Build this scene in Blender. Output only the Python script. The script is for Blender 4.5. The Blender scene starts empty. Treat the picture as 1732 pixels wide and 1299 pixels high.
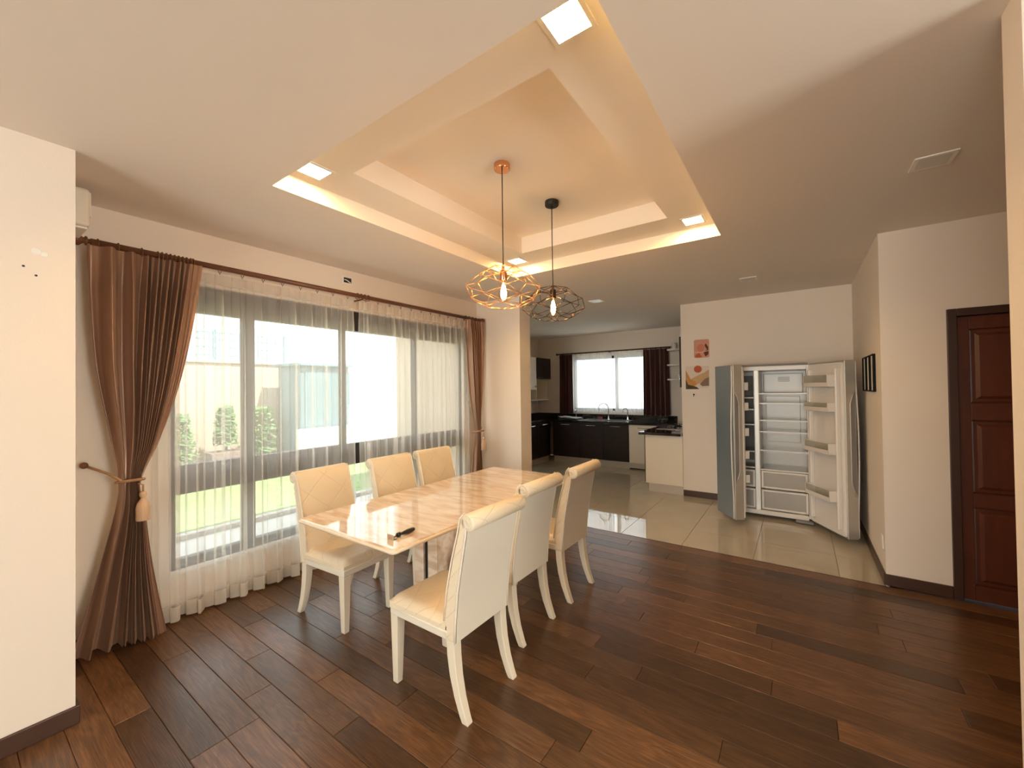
import bpy, math, random
from mathutils import Vector, Matrix
random.seed(7)
sc = bpy.context.scene
COL = sc.collection

# ------------------------------------------------------------------ camera
FPX, YAW, PITCH, ROLL, CAMH = 687.74, 0.614157, 0.0126249, -0.0135179, 1.55
def camera():
    f = Vector((math.cos(YAW)*math.cos(PITCH), math.sin(YAW)*math.cos(PITCH), math.sin(PITCH)))
    r0 = Vector((math.sin(YAW), -math.cos(YAW), 0)); u0 = r0.cross(f)
    r = r0*math.cos(ROLL) + u0*math.sin(ROLL); u = r.cross(f)
    cd = bpy.data.cameras.new('camera'); co = bpy.data.objects.new('camera', cd); COL.objects.link(co)
    cd.sensor_fit = 'HORIZONTAL'; cd.sensor_width = 36.0; cd.lens = 36.0*FPX/1732.0
    cd.clip_start = 0.05; cd.clip_end = 200
    M = Matrix((r, u, -f)).transposed().to_4x4(); M.translation = (0, 0, CAMH)
    co.matrix_world = M; sc.camera = co
camera()

# ------------------------------------------------------------------ light and exposure
sc.view_settings.view_transform = 'Standard'; sc.view_settings.look = 'None'
sc.view_settings.gamma = 1.0; sc.view_settings.use_curve_mapping = False
sc.view_settings.exposure = 0.52
w = bpy.data.worlds.new('world'); sc.world = w; w.use_nodes = True
wb = w.node_tree.nodes['Background']; wb.inputs[0].default_value = (0.90, 0.95, 1.0, 1); wb.inputs[1].default_value = 2.6
sl = bpy.data.lights.new('sun', 'SUN'); so = bpy.data.objects.new('sun', sl); COL.objects.link(so)
sl.energy = 9.0; sl.angle = math.radians(1.0); sl.color = (1.0, 0.94, 0.85)
so.rotation_euler = Vector((-0.25, 0.55, -1.0)).to_track_quat('-Z', 'Y').to_euler()
# area light added for daylight in the living-room window behind the photographer
al = bpy.data.lights.new('added_daylight', 'AREA'); ao = bpy.data.objects.new('added_daylight', al); COL.objects.link(ao)
al.shape = 'RECTANGLE'; al.size = 1.25; al.size_y = 2.1; al.energy = 104; al.color = (1.0, 0.93, 0.84)
ao.location = (0.95, -4.28, 1.15); ao.rotation_euler = (math.radians(90), 0, 0)
al2 = bpy.data.lights.new('added_daylight', 'AREA'); ao2 = bpy.data.objects.new('added_daylight_back', al2); COL.objects.link(ao2)  # second area light, added outside the invented back window to brighten the hall
al2.shape = 'RECTANGLE'; al2.size = 3.0; al2.size_y = 1.7; al2.energy = 150; al2.color = (1.0, 0.93, 0.84)
ao2.location = (-4.6, 0.4, 1.35); ao2.rotation_euler = (math.radians(90), 0, math.radians(-90))
sc.cycles.transparent_max_bounces = 24
sc.cycles.max_bounces = 10; sc.cycles.diffuse_bounces = 6; sc.cycles.sample_clamp_indirect = 6.0

# ------------------------------------------------------------------ materials
MATS = {}
def nodes(name):
    m = bpy.data.materials.new(name); m.use_nodes = True; MATS[name] = m
    nt = m.node_tree; return m, nt, nt.nodes['Principled BSDF']
def lk(nt, a, b): nt.links.new(a, b)
def mat(name, col, rough=0.5, metal=0.0, bump=0.0, bscale=80.0, var=0.0, vscale=4.0, coat=0.0, spec=None, emit=None, estr=0.0, stretch=(1, 1, 1)):
    m, nt, b = nodes(name)
    b.inputs['Base Color'].default_value = (*col, 1); b.inputs['Roughness'].default_value = rough; b.inputs['Metallic'].default_value = metal
    if coat: b.inputs['Coat Weight'].default_value = coat; b.inputs['Coat Roughness'].default_value = 0.08
    if spec is not None: b.inputs['Specular IOR Level'].default_value = spec
    if emit: b.inputs['Emission Color'].default_value = (*emit, 1); b.inputs['Emission Strength'].default_value = estr
    tc = nt.nodes.new('ShaderNodeTexCoord'); mp = nt.nodes.new('ShaderNodeMapping'); mp.inputs['Scale'].default_value = stretch
    lk(nt, tc.outputs['Object'], mp.inputs['Vector'])
    if var:
        n = nt.nodes.new('ShaderNodeTexNoise'); n.inputs['Scale'].default_value = vscale; n.inputs['Detail'].default_value = 5
        lk(nt, mp.outputs[0], n.inputs['Vector'])
        mx = nt.nodes.new('ShaderNodeMix'); mx.data_type = 'RGBA'
        mx.inputs['A'].default_value = (*[c*(1-var) for c in col], 1); mx.inputs['B'].default_value = (*[min(1, c*(1+var)) for c in col], 1)
        lk(nt, n.outputs['Fac'], mx.inputs['Factor']); lk(nt, mx.outputs['Result'], b.inputs['Base Color'])
    if bump:
        n = nt.nodes.new('ShaderNodeTexNoise'); n.inputs['Scale'].default_value = bscale; n.inputs['Detail'].default_value = 3
        lk(nt, mp.outputs[0], n.inputs['Vector'])
        bp = nt.nodes.new('ShaderNodeBump'); bp.inputs['Strength'].default_value = bump; bp.inputs['Distance'].default_value = 0.003
        lk(nt, n.outputs['Fac'], bp.inputs['Height']); lk(nt, bp.outputs[0], b.inputs['Normal'])
    return m

mat('wall_paint', (0.80, 0.715, 0.635), 0.85, bump=0.15, bscale=180, var=0.015, vscale=1.5)
mat('ceiling_paint', (0.79, 0.71, 0.64), 0.9, bump=0.06, bscale=150, var=0.012, vscale=1.2)
mat('tray_lit_paint', (0.86, 0.80, 0.72), 0.85, bump=0.06, bscale=150)  # lighter copy of the ceiling paint, lamp light put into the colour
mat('base_wood', (0.060, 0.026, 0.014), 0.35, var=0.25, vscale=6, stretch=(1, 1, 8))
mat('door_wood', (0.105, 0.026, 0.011), 0.36, var=0.35, vscale=9, stretch=(3, 3, 0.5), bump=0.08, bscale=60)
mat('frame_wood', (0.045, 0.018, 0.010), 0.4, var=0.2)
mat('rod_wood', (0.15, 0.055, 0.024), 0.35, var=0.2, vscale=20)
mat('dark_rod', (0.05, 0.016, 0.010), 0.4)
mat('window_black', (0.018, 0.017, 0.018), 0.45)
mat('white_plastic', (0.82, 0.80, 0.76), 0.4)
mat('ac_plastic', (0.72, 0.68, 0.60), 0.45)
mat('fridge_white', (0.74, 0.70, 0.665), 0.28, var=0.02)
mat('fridge_silver', (0.50, 0.47, 0.43), 0.38, 0.55, bump=0.03, bscale=300)
mat('fridge_grey', (0.20, 0.19, 0.18), 0.5)
mat('fridge_glass', (0.185, 0.225, 0.255), 0.06, 0.0, coat=1.0, spec=0.8)
mat('chrome', (0.75, 0.75, 0.74), 0.12, 1.0)
mat('steel', (0.52, 0.52, 0.51), 0.28, 1.0)
mat('black_plastic', (0.012, 0.011, 0.012), 0.32)
mat('black_metal', (0.02, 0.018, 0.017), 0.4, 0.3)
mat('copper', (0.80, 0.38, 0.20), 0.18, 1.0)
mat('rose_gold', (0.92, 0.52, 0.25), 0.36, 1.0)
mat('dark_bronze', (0.10, 0.062, 0.04), 0.3, 1.0)
mat('brass', (0.55, 0.36, 0.12), 0.3, 1.0)
mat('counter_black', (0.010, 0.010, 0.011), 0.07, coat=0.6)
mat('cabinet_dark', (0.020, 0.012, 0.010), 0.32, var=0.6, vscale=7, stretch=(1, 1, 12))
mat('cabinet_white', (0.78, 0.70, 0.58), 0.35)
mat('toe_kick', (0.55, 0.50, 0.43), 0.3, 0.2)
mat('rope_gold', (0.42, 0.24, 0.13), 0.6, bump=0.8, bscale=260)
mat('tassel', (0.62, 0.44, 0.30), 0.55, bump=0.8, bscale=200, stretch=(1, 1, 0.15), var=0.2)
mat('kitchen_drape', (0.085, 0.030, 0.022), 0.45, var=0.3, vscale=3, stretch=(4, 4, 0.4))
mat('jar_white', (0.74, 0.72, 0.68), 0.3)
mat('sponge_red', (0.40, 0.09, 0.08), 0.9, bump=0.5)
mat('cloth_white', (0.62, 0.61, 0.60), 0.9, bump=0.4, bscale=60)
mat('art_cream', (0.72, 0.62, 0.52), 0.8)
mat('art_pink', (0.62, 0.30, 0.22), 0.8, var=0.15, vscale=18)
mat('art_salmon', (0.60, 0.21, 0.14), 0.8)
mat('art_red', (0.50, 0.11, 0.045), 0.8)
mat('art_ochre', (0.58, 0.27, 0.07), 0.8, var=0.15, vscale=9)
mat('art_sand', (0.60, 0.38, 0.19), 0.8)
mat('art_taupe', (0.25, 0.18, 0.12), 0.8)
mat('art_olive', (0.075, 0.062, 0.035), 0.8)
mat('art_maroon', (0.13, 0.03, 0.02), 0.8)
mat('print_white', (0.75, 0.74, 0.72), 0.9, spec=0.0)
mat('print_grey', (0.13, 0.13, 0.15), 0.9, spec=0.0)
mat('frame_black', (0.010, 0.009, 0.009), 0.7, spec=0.1)
mat('bulb_glow', (1.0, 0.75, 0.4), 0.3, emit=(1.0, 0.52, 0.17), estr=230.0)
mat('downlight_glow', (1, 0.9, 0.7), 0.4, emit=(1.0, 0.64, 0.24), estr=120.0)
mat('downlight_off', (0.62, 0.60, 0.56), 0.3)
mat('lawn', (0.21, 0.28, 0.12), 0.95, var=0.45, vscale=9, bump=0.8, bscale=60)
mat('paving', (0.52, 0.50, 0.47), 0.85, var=0.15, vscale=3)
mat('render_tan', (0.50, 0.40, 0.31), 0.9, var=0.08)
mat('render_white', (0.80, 0.79, 0.77), 0.9, var=0.04)
mat('shed_blue', (0.13, 0.20, 0.23), 0.55)
mat('roof_tile', (0.30, 0.22, 0.19), 0.8, var=0.2)
mat('fence_metal', (0.20, 0.31, 0.36), 0.5, 0.3)
mat('planter', (0.22, 0.15, 0.14), 0.8)
mat('leaf', (0.11, 0.20, 0.07), 0.6, var=0.4, vscale=4)
mat('stem', (0.10, 0.07, 0.04), 0.9)
mat('kerb', (0.45, 0.43, 0.40), 0.9)

def m_satin():
    m, nt, b = nodes('satin')
    b.inputs['Base Color'].default_value = (0.32, 0.185, 0.125, 1); b.inputs['Roughness'].default_value = 0.33; b.inputs['Metallic'].default_value = 0.35
    b.inputs['Sheen Weight'].default_value = 0.35; b.inputs['Sheen Roughness'].default_value = 0.35; b.inputs['Sheen Tint'].default_value = (0.9, 0.65, 0.45, 1)
    b.inputs['Specular IOR Level'].default_value = 0.65; b.inputs['Anisotropic'].default_value = 0.5
m_satin()
def m_sheer(name, tr, col):
    m, nt, b = nodes(name); nt.nodes.remove(b); out = nt.nodes['Material Output']
    t = nt.nodes.new('ShaderNodeBsdfTransparent'); tl = nt.nodes.new('ShaderNodeBsdfTranslucent'); d = nt.nodes.new('ShaderNodeBsdfDiffuse')
    tl.inputs[0].default_value = (*col, 1); d.inputs[0].default_value = (*col, 1)
    a = nt.nodes.new('ShaderNodeMixShader'); a.inputs[0].default_value = 0.5; lk(nt, tl.outputs[0], a.inputs[1]); lk(nt, d.outputs[0], a.inputs[2])
    c = nt.nodes.new('ShaderNodeMixShader'); c.inputs[0].default_value = 1-tr; lk(nt, t.outputs[0], c.inputs[1]); lk(nt, a.outputs[0], c.inputs[2])
    lk(nt, c.outputs[0], out.inputs[0])
m_sheer('sheer', 0.62, (0.97, 0.95, 0.91)); m_sheer('sheer_tape', 0.18, (0.90, 0.84, 0.76)); m_sheer('kitchen_sheer', 0.45, (0.93, 0.93, 0.92))
def m_glass(name, tint, refl, rough=0.0):
    m, nt, b = nodes(name); nt.nodes.remove(b); out = nt.nodes['Material Output']
    t = nt.nodes.new('ShaderNodeBsdfTransparent'); t.inputs[0].default_value = (*tint, 1)
    g = nt.nodes.new('ShaderNodeBsdfGlossy'); g.inputs['Roughness'].default_value = rough
    fr = nt.nodes.new('ShaderNodeLayerWeight'); pw = nt.nodes.new('ShaderNodeMath'); pw.operation = 'POWER'; pw.inputs[1].default_value = 4.5; lk(nt, fr.outputs['Facing'], pw.inputs[0])
    mu = nt.nodes.new('ShaderNodeMath'); mu.operation = 'MULTIPLY_ADD'; mu.inputs[1].default_value = 0.8; mu.inputs[2].default_value = 0.04*refl; lk(nt, pw.outputs[0], mu.inputs[0])
    c = nt.nodes.new('ShaderNodeMixShader'); lk(nt, mu.outputs[0], c.inputs[0]); lk(nt, t.outputs[0], c.inputs[1]); lk(nt, g.outputs[0], c.inputs[2]); lk(nt, c.outputs[0], out.inputs[0])
m_glass('pane_glass', (0.94, 0.97, 0.96), 1.0); m_glass('shelf_glass', (0.86, 0.87, 0.85), 1.6, 0.05); m_glass('bulb_glass', (1, 0.88, 0.66), 0.8)
def m_frost():
    m, nt, b = nodes('drawer_plastic')
    b.inputs['Base Color'].default_value = (0.62, 0.58, 0.55, 1); b.inputs['Roughness'].default_value = 0.18; b.inputs['Alpha'].default_value = 0.45
m_frost()
def m_plank():
    m, nt, b = nodes('floor_plank')
    tc = nt.nodes.new('ShaderNodeTexCoord'); oi = nt.nodes.new('ShaderNodeObjectInfo')
    cm = nt.nodes.new('ShaderNodeMath'); cm.operation = 'MULTIPLY'; cm.inputs[1].default_value = 90.0; lk(nt, oi.outputs['Random'], cm.inputs[0])
    va = nt.nodes.new('ShaderNodeVectorMath'); va.operation = 'ADD'; lk(nt, tc.outputs['Object'], va.inputs[0]); lk(nt, cm.outputs[0], va.inputs[1])
    mp = nt.nodes.new('ShaderNodeMapping'); mp.inputs['Scale'].default_value = (1, 0.16, 1); lk(nt, va.outputs[0], mp.inputs['Vector'])
    n1 = nt.nodes.new('ShaderNodeTexNoise'); n1.inputs['Scale'].default_value = 9; n1.inputs['Detail'].default_value = 3; n1.inputs['Distortion'].default_value = 0.6; lk(nt, mp.outputs[0], n1.inputs['Vector'])
    # rings of the cathedral grain
    rm = nt.nodes.new('ShaderNodeMath'); rm.operation = 'MULTIPLY'; rm.inputs[1].default_value = 55.0; lk(nt, n1.outputs['Fac'], rm.inputs[0])
    sn = nt.nodes.new('ShaderNodeMath'); sn.operation = 'SINE'; lk(nt, rm.outputs[0], sn.inputs[0])
    mp2 = nt.nodes.new('ShaderNodeMapping'); mp2.inputs['Scale'].default_value = (1, 0.03, 1); lk(nt, va.outputs[0], mp2.inputs['Vector'])
    n2 = nt.nodes.new('ShaderNodeTexNoise'); n2.inputs['Scale'].default_value = 260; n2.inputs['Detail'].default_value = 4; lk(nt, mp2.outputs[0], n2.inputs['Vector'])
    ad = nt.nodes.new('ShaderNodeMath'); ad.operation = 'MULTIPLY_ADD'; ad.inputs[1].default_value = 0.075; lk(nt, sn.outputs[0], ad.inputs[0]); lk(nt, n2.outputs['Fac'], ad.inputs[2])
    cr = nt.nodes.new('ShaderNodeValToRGB'); lk(nt, ad.outputs[0], cr.inputs[0])
    cr.color_ramp.elements[0].position = 0.22; cr.color_ramp.elements[0].color = (0.050, 0.0215, 0.0095, 1)
    cr.color_ramp.elements[1].position = 0.80; cr.color_ramp.elements[1].color = (0.172, 0.083, 0.034, 1)
    e = cr.color_ramp.elements.new(0.5); e.color = (0.100, 0.046, 0.0195, 1)
    wn = nt.nodes.new('ShaderNodeTexWhiteNoise'); wn.noise_dimensions = '1D'; lk(nt, oi.outputs['Random'], wn.inputs['W'])
    mr = nt.nodes.new('ShaderNodeMapRange'); mr.inputs['To Min'].default_value = 0.60; mr.inputs['To Max'].default_value = 1.55; lk(nt, wn.outputs['Value'], mr.inputs['Value'])
    hs = nt.nodes.new('ShaderNodeHueSaturation'); lk(nt, cr.outputs[0], hs.inputs['Color']); lk(nt, mr.outputs[0], hs.inputs['Value'])
    lk(nt, hs.outputs[0], b.inputs['Base Color'])
    b.inputs['Roughness'].default_value = 0.30; b.inputs['Specular IOR Level'].default_value = 0.6
    bp = nt.nodes.new('ShaderNodeBump'); bp.inputs['Strength'].default_value = 0.25; bp.inputs['Distance'].default_value = 0.0015
    lk(nt, ad.outputs[0], bp.inputs['Height']); lk(nt, bp.outputs[0], b.inputs['Normal'])
m_plank()
def m_tile():
    m, nt, b = nodes('floor_tile')
    tc = nt.nodes.new('ShaderNodeTexCoord'); n = nt.nodes.new('ShaderNodeTexNoise'); n.inputs['Scale'].default_value = 3.5; n.inputs['Detail'].default_value = 6
    lk(nt, tc.outputs['Object'], n.inputs['Vector'])
    cr = nt.nodes.new('ShaderNodeValToRGB'); lk(nt, n.outputs['Fac'], cr.inputs[0])
    cr.color_ramp.elements[0].color = (0.46, 0.41, 0.33, 1); cr.color_ramp.elements[1].color = (0.56, 0.50, 0.41, 1)
    lk(nt, cr.outputs[0], b.inputs['Base Color']); b.inputs['Roughness'].default_value = 0.035; b.inputs['Specular IOR Level'].default_value = 0.9
m_tile(); mat('grout', (0.20, 0.17, 0.13), 0.9)
def m_marble(name, sc_, rough):
    m, nt, b = nodes(name)
    tc = nt.nodes.new('ShaderNodeTexCoord'); mp = nt.nodes.new('ShaderNodeMapping'); mp.inputs['Rotation'].default_value = (0, 0, math.radians(-52)); mp.inputs['Scale'].default_value = (1.0*sc_, 0.22*sc_, 1.0*sc_)
    lk(nt, tc.outputs['Object'], mp.inputs['Vector'])
    n = nt.nodes.new('ShaderNodeTexNoise'); n.inputs['Scale'].default_value = 17; n.inputs['Detail'].default_value = 6; n.inputs['Distortion'].default_value = 0.7; lk(nt, mp.outputs[0], n.inputs['Vector'])
    cr = nt.nodes.new('ShaderNodeValToRGB'); lk(nt, n.outputs['Fac'], cr.inputs[0])
    el = cr.color_ramp.elements
    el[0].position = 0.30; el[0].color = (0.60, 0.43, 0.30, 1); el[1].position = 0.72; el[1].color = (0.88, 0.78, 0.66, 1)
    e = el.new(0.46); e.color = (0.74, 0.57, 0.43, 1); e = el.new(0.55); e.color = (0.83, 0.70, 0.57, 1)
    lk(nt, cr.outputs[0], b.inputs['Base Color']); b.inputs['Roughness'].default_value = rough; b.inputs['Specular IOR Level'].default_value = 0.75
    b.inputs['Coat Weight'].default_value = 0.5; b.inputs['Coat Roughness'].default_value = 0.03
m_marble('marble', 1.0, 0.06); m_marble('marble_base', 0.8, 0.2)
mat('marble_edge', (0.80, 0.68, 0.53), 0.15, var=0.1, vscale=12)
def m_leather(name, col, quilt):
    m, nt, b = nodes(name)
    b.inputs['Base Color'].default_value = (*col, 1); b.inputs['Roughness'].default_value = 0.48
    tc = nt.nodes.new('ShaderNodeTexCoord'); n = nt.nodes.new('ShaderNodeTexNoise'); n.inputs['Scale'].default_value = 140; lk(nt, tc.outputs['Object'], n.inputs['Vector'])
    nm = nt.nodes.new('ShaderNodeMath'); nm.operation = 'MULTIPLY'; nm.inputs[1].default_value = 0.15; lk(nt, n.outputs['Fac'], nm.inputs[0])
    h = nm.outputs[0]
    if quilt:
        sx = nt.nodes.new('ShaderNodeSeparateXYZ'); lk(nt, tc.outputs['Object'], sx.inputs[0])
        yz = nt.nodes.new('ShaderNodeMath'); yz.operation = 'ADD'; lk(nt, sx.outputs['Y'], yz.inputs[0]); lk(nt, sx.outputs['Z'], yz.inputs[1])
        for sgn in (1, -1):
            a = nt.nodes.new('ShaderNodeMath'); a.operation = 'MULTIPLY_ADD'; a.inputs[1].default_value = 0.62*sgn; lk(nt, sx.outputs['X'], a.inputs[0]); lk(nt, yz.outputs[0], a.inputs[2])
            p = nt.nodes.new('ShaderNodeMath'); p.operation = 'PINGPONG'; p.inputs[1].default_value = 0.085; lk(nt, a.outputs[0], p.inputs[0])
            st = nt.nodes.new('ShaderNodeMapRange'); st.inputs['From Max'].default_value = 0.0045; st.clamp = True; lk(nt, p.outputs[0], st.inputs['Value'])
            s = nt.nodes.new('ShaderNodeMath'); s.operation = 'ADD'; lk(nt, h, s.inputs[0]); lk(nt, st.outputs[0], s.inputs[1]); h = s.outputs[0]
    bp = nt.nodes.new('ShaderNodeBump'); bp.inputs['Strength'].default_value = 0.75; bp.inputs['Distance'].default_value = 0.0025
    lk(nt, h, bp.inputs['Height']); lk(nt, bp.outputs[0], b.inputs['Normal'])
m_leather('leather_quilt', (0.81, 0.69, 0.52), True); m_leather('leather', (0.80, 0.73, 0.62), False)
mat('leg_paint', (0.80, 0.71, 0.57), 0.4)

# ------------------------------------------------------------------ mesh helpers
class MB:
    def __init__(s): s.v = []; s.f = []
    def add(s, v, f):
        k = len(s.v); s.v += [tuple(p) for p in v]; s.f += [tuple(i+k for i in q) for q in f]; return s
    def box(s, x0, x1, y0, y1, z0, z1):
        v = [(x, y, z) for z in (z0, z1) for y in (y0, y1) for x in (x0, x1)]
        return s.add(v, [(0, 2, 3, 1), (4, 5, 7, 6), (0, 1, 5, 4), (2, 6, 7, 3), (0, 4, 6, 2), (1, 3, 7, 5)])
    def loft(s, rings, cap=True, closed=True):
        n = len(rings[0]); v = [p for r in rings for p in r]; f = []
        for i in range(len(rings)-1):
            for j in range(n if closed else n-1):
                a, b = i*n+j, i*n+(j+1) % n; f.append((a, b, b+n, a+n))
        if cap: f.append(tuple(range(n-1, -1, -1))); f.append(tuple(range((len(rings)-1)*n, len(rings)*n)))
        return s.add(v, f)
    def tube(s, pts, r, n=8, cap=True, closed=False):
        pts = [Vector(p) for p in pts]; m = len(pts); rings = []; up = None
        for i, p in enumerate(pts):
            if closed: t = (pts[(i+1) % m]-pts[i-1]).normalized()
            else: t = (pts[min(i+1, m-1)]-pts[max(i-1, 0)]).normalized()
            if up is None: up = Vector((0, 0, 1)) if abs(t.z) < 0.9 else Vector((1, 0, 0))
            a = t.cross(up).normalized(); up = a.cross(t).normalized()
            rr = r[i] if isinstance(r, (list, tuple)) else r
            rings.append([p + a*(rr*math.cos(2*math.pi*k/n)) + up*(rr*math.sin(2*math.pi*k/n)) for k in range(n)])
        if closed: rings.append(rings[0]); cap = False
        return s.loft(rings, cap)
    def lathe(s, prof, n=20, c=(0, 0, 0)):
        return s.loft([[(c[0]+r*math.cos(2*math.pi*k/n), c[1]+r*math.sin(2*math.pi*k/n), c[2]+z) for k in range(n)] for r, z in prof])
    def prism(s, poly, d0, d1, plane='XZ'):
        # poly: 2-D outline, extruded between d0 and d1 along the third axis
        def P(a, b, d): return {'XZ': (a, d, b), 'YZ': (d, a, b), 'XY': (a, b, d)}[plane]
        return s.loft([[P(a, b, d0) for a, b in poly], [P(a, b, d1) for a, b in poly]])
    def grid(s, fn, nu, nv):
        v = [fn(i/nu, j/nv) for j in range(nv+1) for i in range(nu+1)]; k = nu+1
        return s.add(v, [(j*k+i, j*k+i+1, (j+1)*k+i+1, (j+1)*k+i) for j in range(nv) for i in range(nu)])
    def mesh(s, name, smooth, off):
        me = bpy.data.meshes.new(name); me.from_pydata([(x-off[0], y-off[1], z-off[2]) for x, y, z in s.v], [], s.f)
        if smooth: me.polygons.foreach_set('use_smooth', [True]*len(me.polygons))
        me.update(); return me
    def build(s, name, m, parent=None, smooth=False, bevel=0.0, world=False, seg=2):
        """world=True: coordinates were given in the room; the part is moved into its parent's frame."""
        off = (0, 0, 0)
        if world and parent is not None:
            p = parent; off = Vector((0, 0, 0))
            while p is not None: off = off + p.location; p = p.parent
        me = s.mesh(name, smooth or bevel > 0, off)
        if isinstance(m, str): m = MATS[m]
        me.materials.append(m)
        o = bpy.data.objects.new(name, me); COL.objects.link(o); o.parent = parent
        if bevel:
            b = o.modifiers.new('edge', 'BEVEL'); b.width = bevel; b.segments = seg; b.limit_method = 'ANGLE'; b.angle_limit = math.radians(40); b.harden_normals = True
        return o
def thing(name, label, cat, loc=(0, 0, 0), rz=0.0, group=None):
    o = bpy.data.objects.new(name, None); COL.objects.link(o); o.location = loc; o.rotation_euler[2] = rz; o.empty_display_size = 0.05
    return tag(o, label, cat, group)
def tag(o, label=None, cat=None, group=None, kind=None):
    if label: o['label'] = label
    if cat: o['category'] = cat
    if group: o['group'] = group
    if kind: o['kind'] = kind
    return o
def struct(o, label, cat): return tag(o, label, cat, None, 'structure')
def copy_tree(o, parent=None):
    c = o.copy(); COL.objects.link(c); c.parent = parent
    for ch in list(o.children): copy_tree(ch, c)
    return c
def B(*a): return MB().box(*a)
def smooth01(t): t = max(0, min(1, t)); return t*t*(3-2*t)
def interp(pts, z):
    if z <= pts[0][0]: return pts[0][1]
    for (a, va), (b, vb) in zip(pts, pts[1:]):
        if z <= b: return va+(vb-va)*(z-a)/(b-a)
    return pts[-1][1]
def spline(pts, z):
    # Catmull-Rom through (z, value) pairs
    if z <= pts[0][0]: return pts[0][1]
    if z >= pts[-1][0]: return pts[-1][1]
    for i in range(len(pts)-1):
        if pts[i][0] <= z <= pts[i+1][0]:
            p0 = pts[max(i-1, 0)]; p1, p2 = pts[i], pts[i+1]; p3 = pts[min(i+2, len(pts)-1)]
            t = (z-p1[0])/(p2[0]-p1[0]); h = p2[0]-p1[0]
            m1 = (p2[1]-p0[1])/max(1e-6, p2[0]-p0[0])*h; m2 = (p3[1]-p1[1])/max(1e-6, p3[0]-p1[0])*h
            return (2*t**3-3*t*t+1)*p1[1]+(t**3-2*t*t+t)*m1+(-2*t**3+3*t*t)*p2[1]+(t**3-t*t)*m2

# ------------------------------------------------------------------ the room shell
CH = 2.725
YP, XP = 2.82, 0.385            # near wall corner on the left
YW = 3.565                      # window wall
XB = 4.24                       # pillar and door wall
YR = -0.525                     # wall beside the refrigerator
XFR = 6.16; YK = 1.37           # wall behind the refrigerator and its end
XK = 8.30; YKL = 5.08           # kitchen window wall and its left wall
TX0, TX1, TY0, TY1 = 1.10, 3.515, 0.475, 2.425      # ceiling tray
IX0, IX1, IY0, IY1 = 1.41, 3.19, 0.79, 2.115        # inner recess
ZT, ZI = 2.83, 2.98

def W(name, label, mb, m='wall_paint'): return struct(mb.build(name, m), label, 'wall')
W('wall_left', 'near cream wall on the left hiding the curtain edge', B(-4.3, XP, YP, YP+0.15, 0, CH).box(XP-0.15, XP, YP+0.15, YW, 0, CH))
WX0, WX1, WZ0, WZ1 = 0.93, 3.97, 0.32, 2.34
W('wall_window', 'cream wall around the wide garden window', B(XP-0.15, WX0, YW, YW+0.16, 0, CH).box(WX1, XB+0.12, YW, YW+0.16, 0, CH).box(WX0, WX1, YW, YW+0.16, WZ1, CH).box(WX0, WX1, YW, YW+0.16, -0.3, WZ0))
W('wall_pillar', 'cream wall pillar between the garden window and the kitchen', B(XB, XB+0.24, 2.86, YKL+0.15, 0, CH))
B(XB-0.012, XB, YW+0.16, YKL+0.15, -0.16, 3.05).build('outer_render', 'render_tan', bpy.data.objects['wall_pillar'])
W('wall_hall', 'cream wall with the dark wooden door', B(XB, XB+0.12, -0.885, YR, 0, CH).box(XB, XB+0.12, -3.2, -1.80, 0, CH).box(XB, XB+0.12, -1.80, -0.885, 2.085, CH).box(XB+0.085, XB+0.12, -1.80, -0.885, 0, 2.085))  # last box is unseen, added behind the door to stop light leaking under it
W('wall_side', 'cream wall beside the open refrigerator', B(XB+0.12, XFR+0.12, YR-0.12, YR, 0, CH))
W('wall_fridge', 'cream wall behind the open refrigerator', B(XFR, XFR+0.12, YR, YK, 0, CH))
W('wall_kitchen_side', 'kitchen side wall behind the right counter', B(XFR+0.12, XK+0.15, YK-0.12, YK, 0, CH))
KY0, KY1, KZ0, KZ1 = 2.46, 4.16, 1.06, 2.24
W('wall_kitchen', 'grey kitchen wall around the curtained window', B(XK, XK+0.15, YK, KY0, 0, CH).box(XK, XK+0.15, KY1, YKL, 0, CH).box(XK, XK+0.15, KY0, KY1, KZ1, CH).box(XK, XK+0.15, KY0, KY1, 0, KZ0))
W('wall_kitchen_left', 'kitchen wall behind the left cabinets', B(XB+0.24, 4.75, YKL, YKL+0.15, 0, CH).box(5.60, XK+0.15, YKL, YKL+0.15, 0, CH).box(4.75, 5.60, YKL, YKL+0.15, 2.2, CH).box(4.75, 5.60, YKL, YKL+0.15, 0, 0.9))
W('wall_right', 'bright wall end at the right edge of the picture', B(1.83, 1.97, -4.15, -0.553, 0, CH))
W('wall_back', 'living room wall behind the viewer', B(-4.45, -4.3, -4.3, -1.2, 0, CH).box(-4.45, -4.3, 2.0, YP+0.15, 0, CH).box(-4.45, -4.3, -1.2, 2.0, 2.3, CH).box(-4.45, -4.3, -1.2, 2.0, 0, 0.4))
LX0, LX1, LZ0, LZ1 = 0.3, 1.6, 0.08, 2.25
W('wall_living', 'living room wall with the wide window behind the viewer', B(-4.45, LX0, -4.15, -4.0, 0, CH).box(LX1, 1.97, -4.15, -4.0, 0, CH).box(LX0, LX1, -4.15, -4.0, LZ1, CH).box(LX0, LX1, -4.15, -4.0, 0, LZ0))
W('wall_hall_end', 'far end wall of the dim hall', B(1.97, XB+0.12, -3.32, -3.2, 0, CH))

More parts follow.
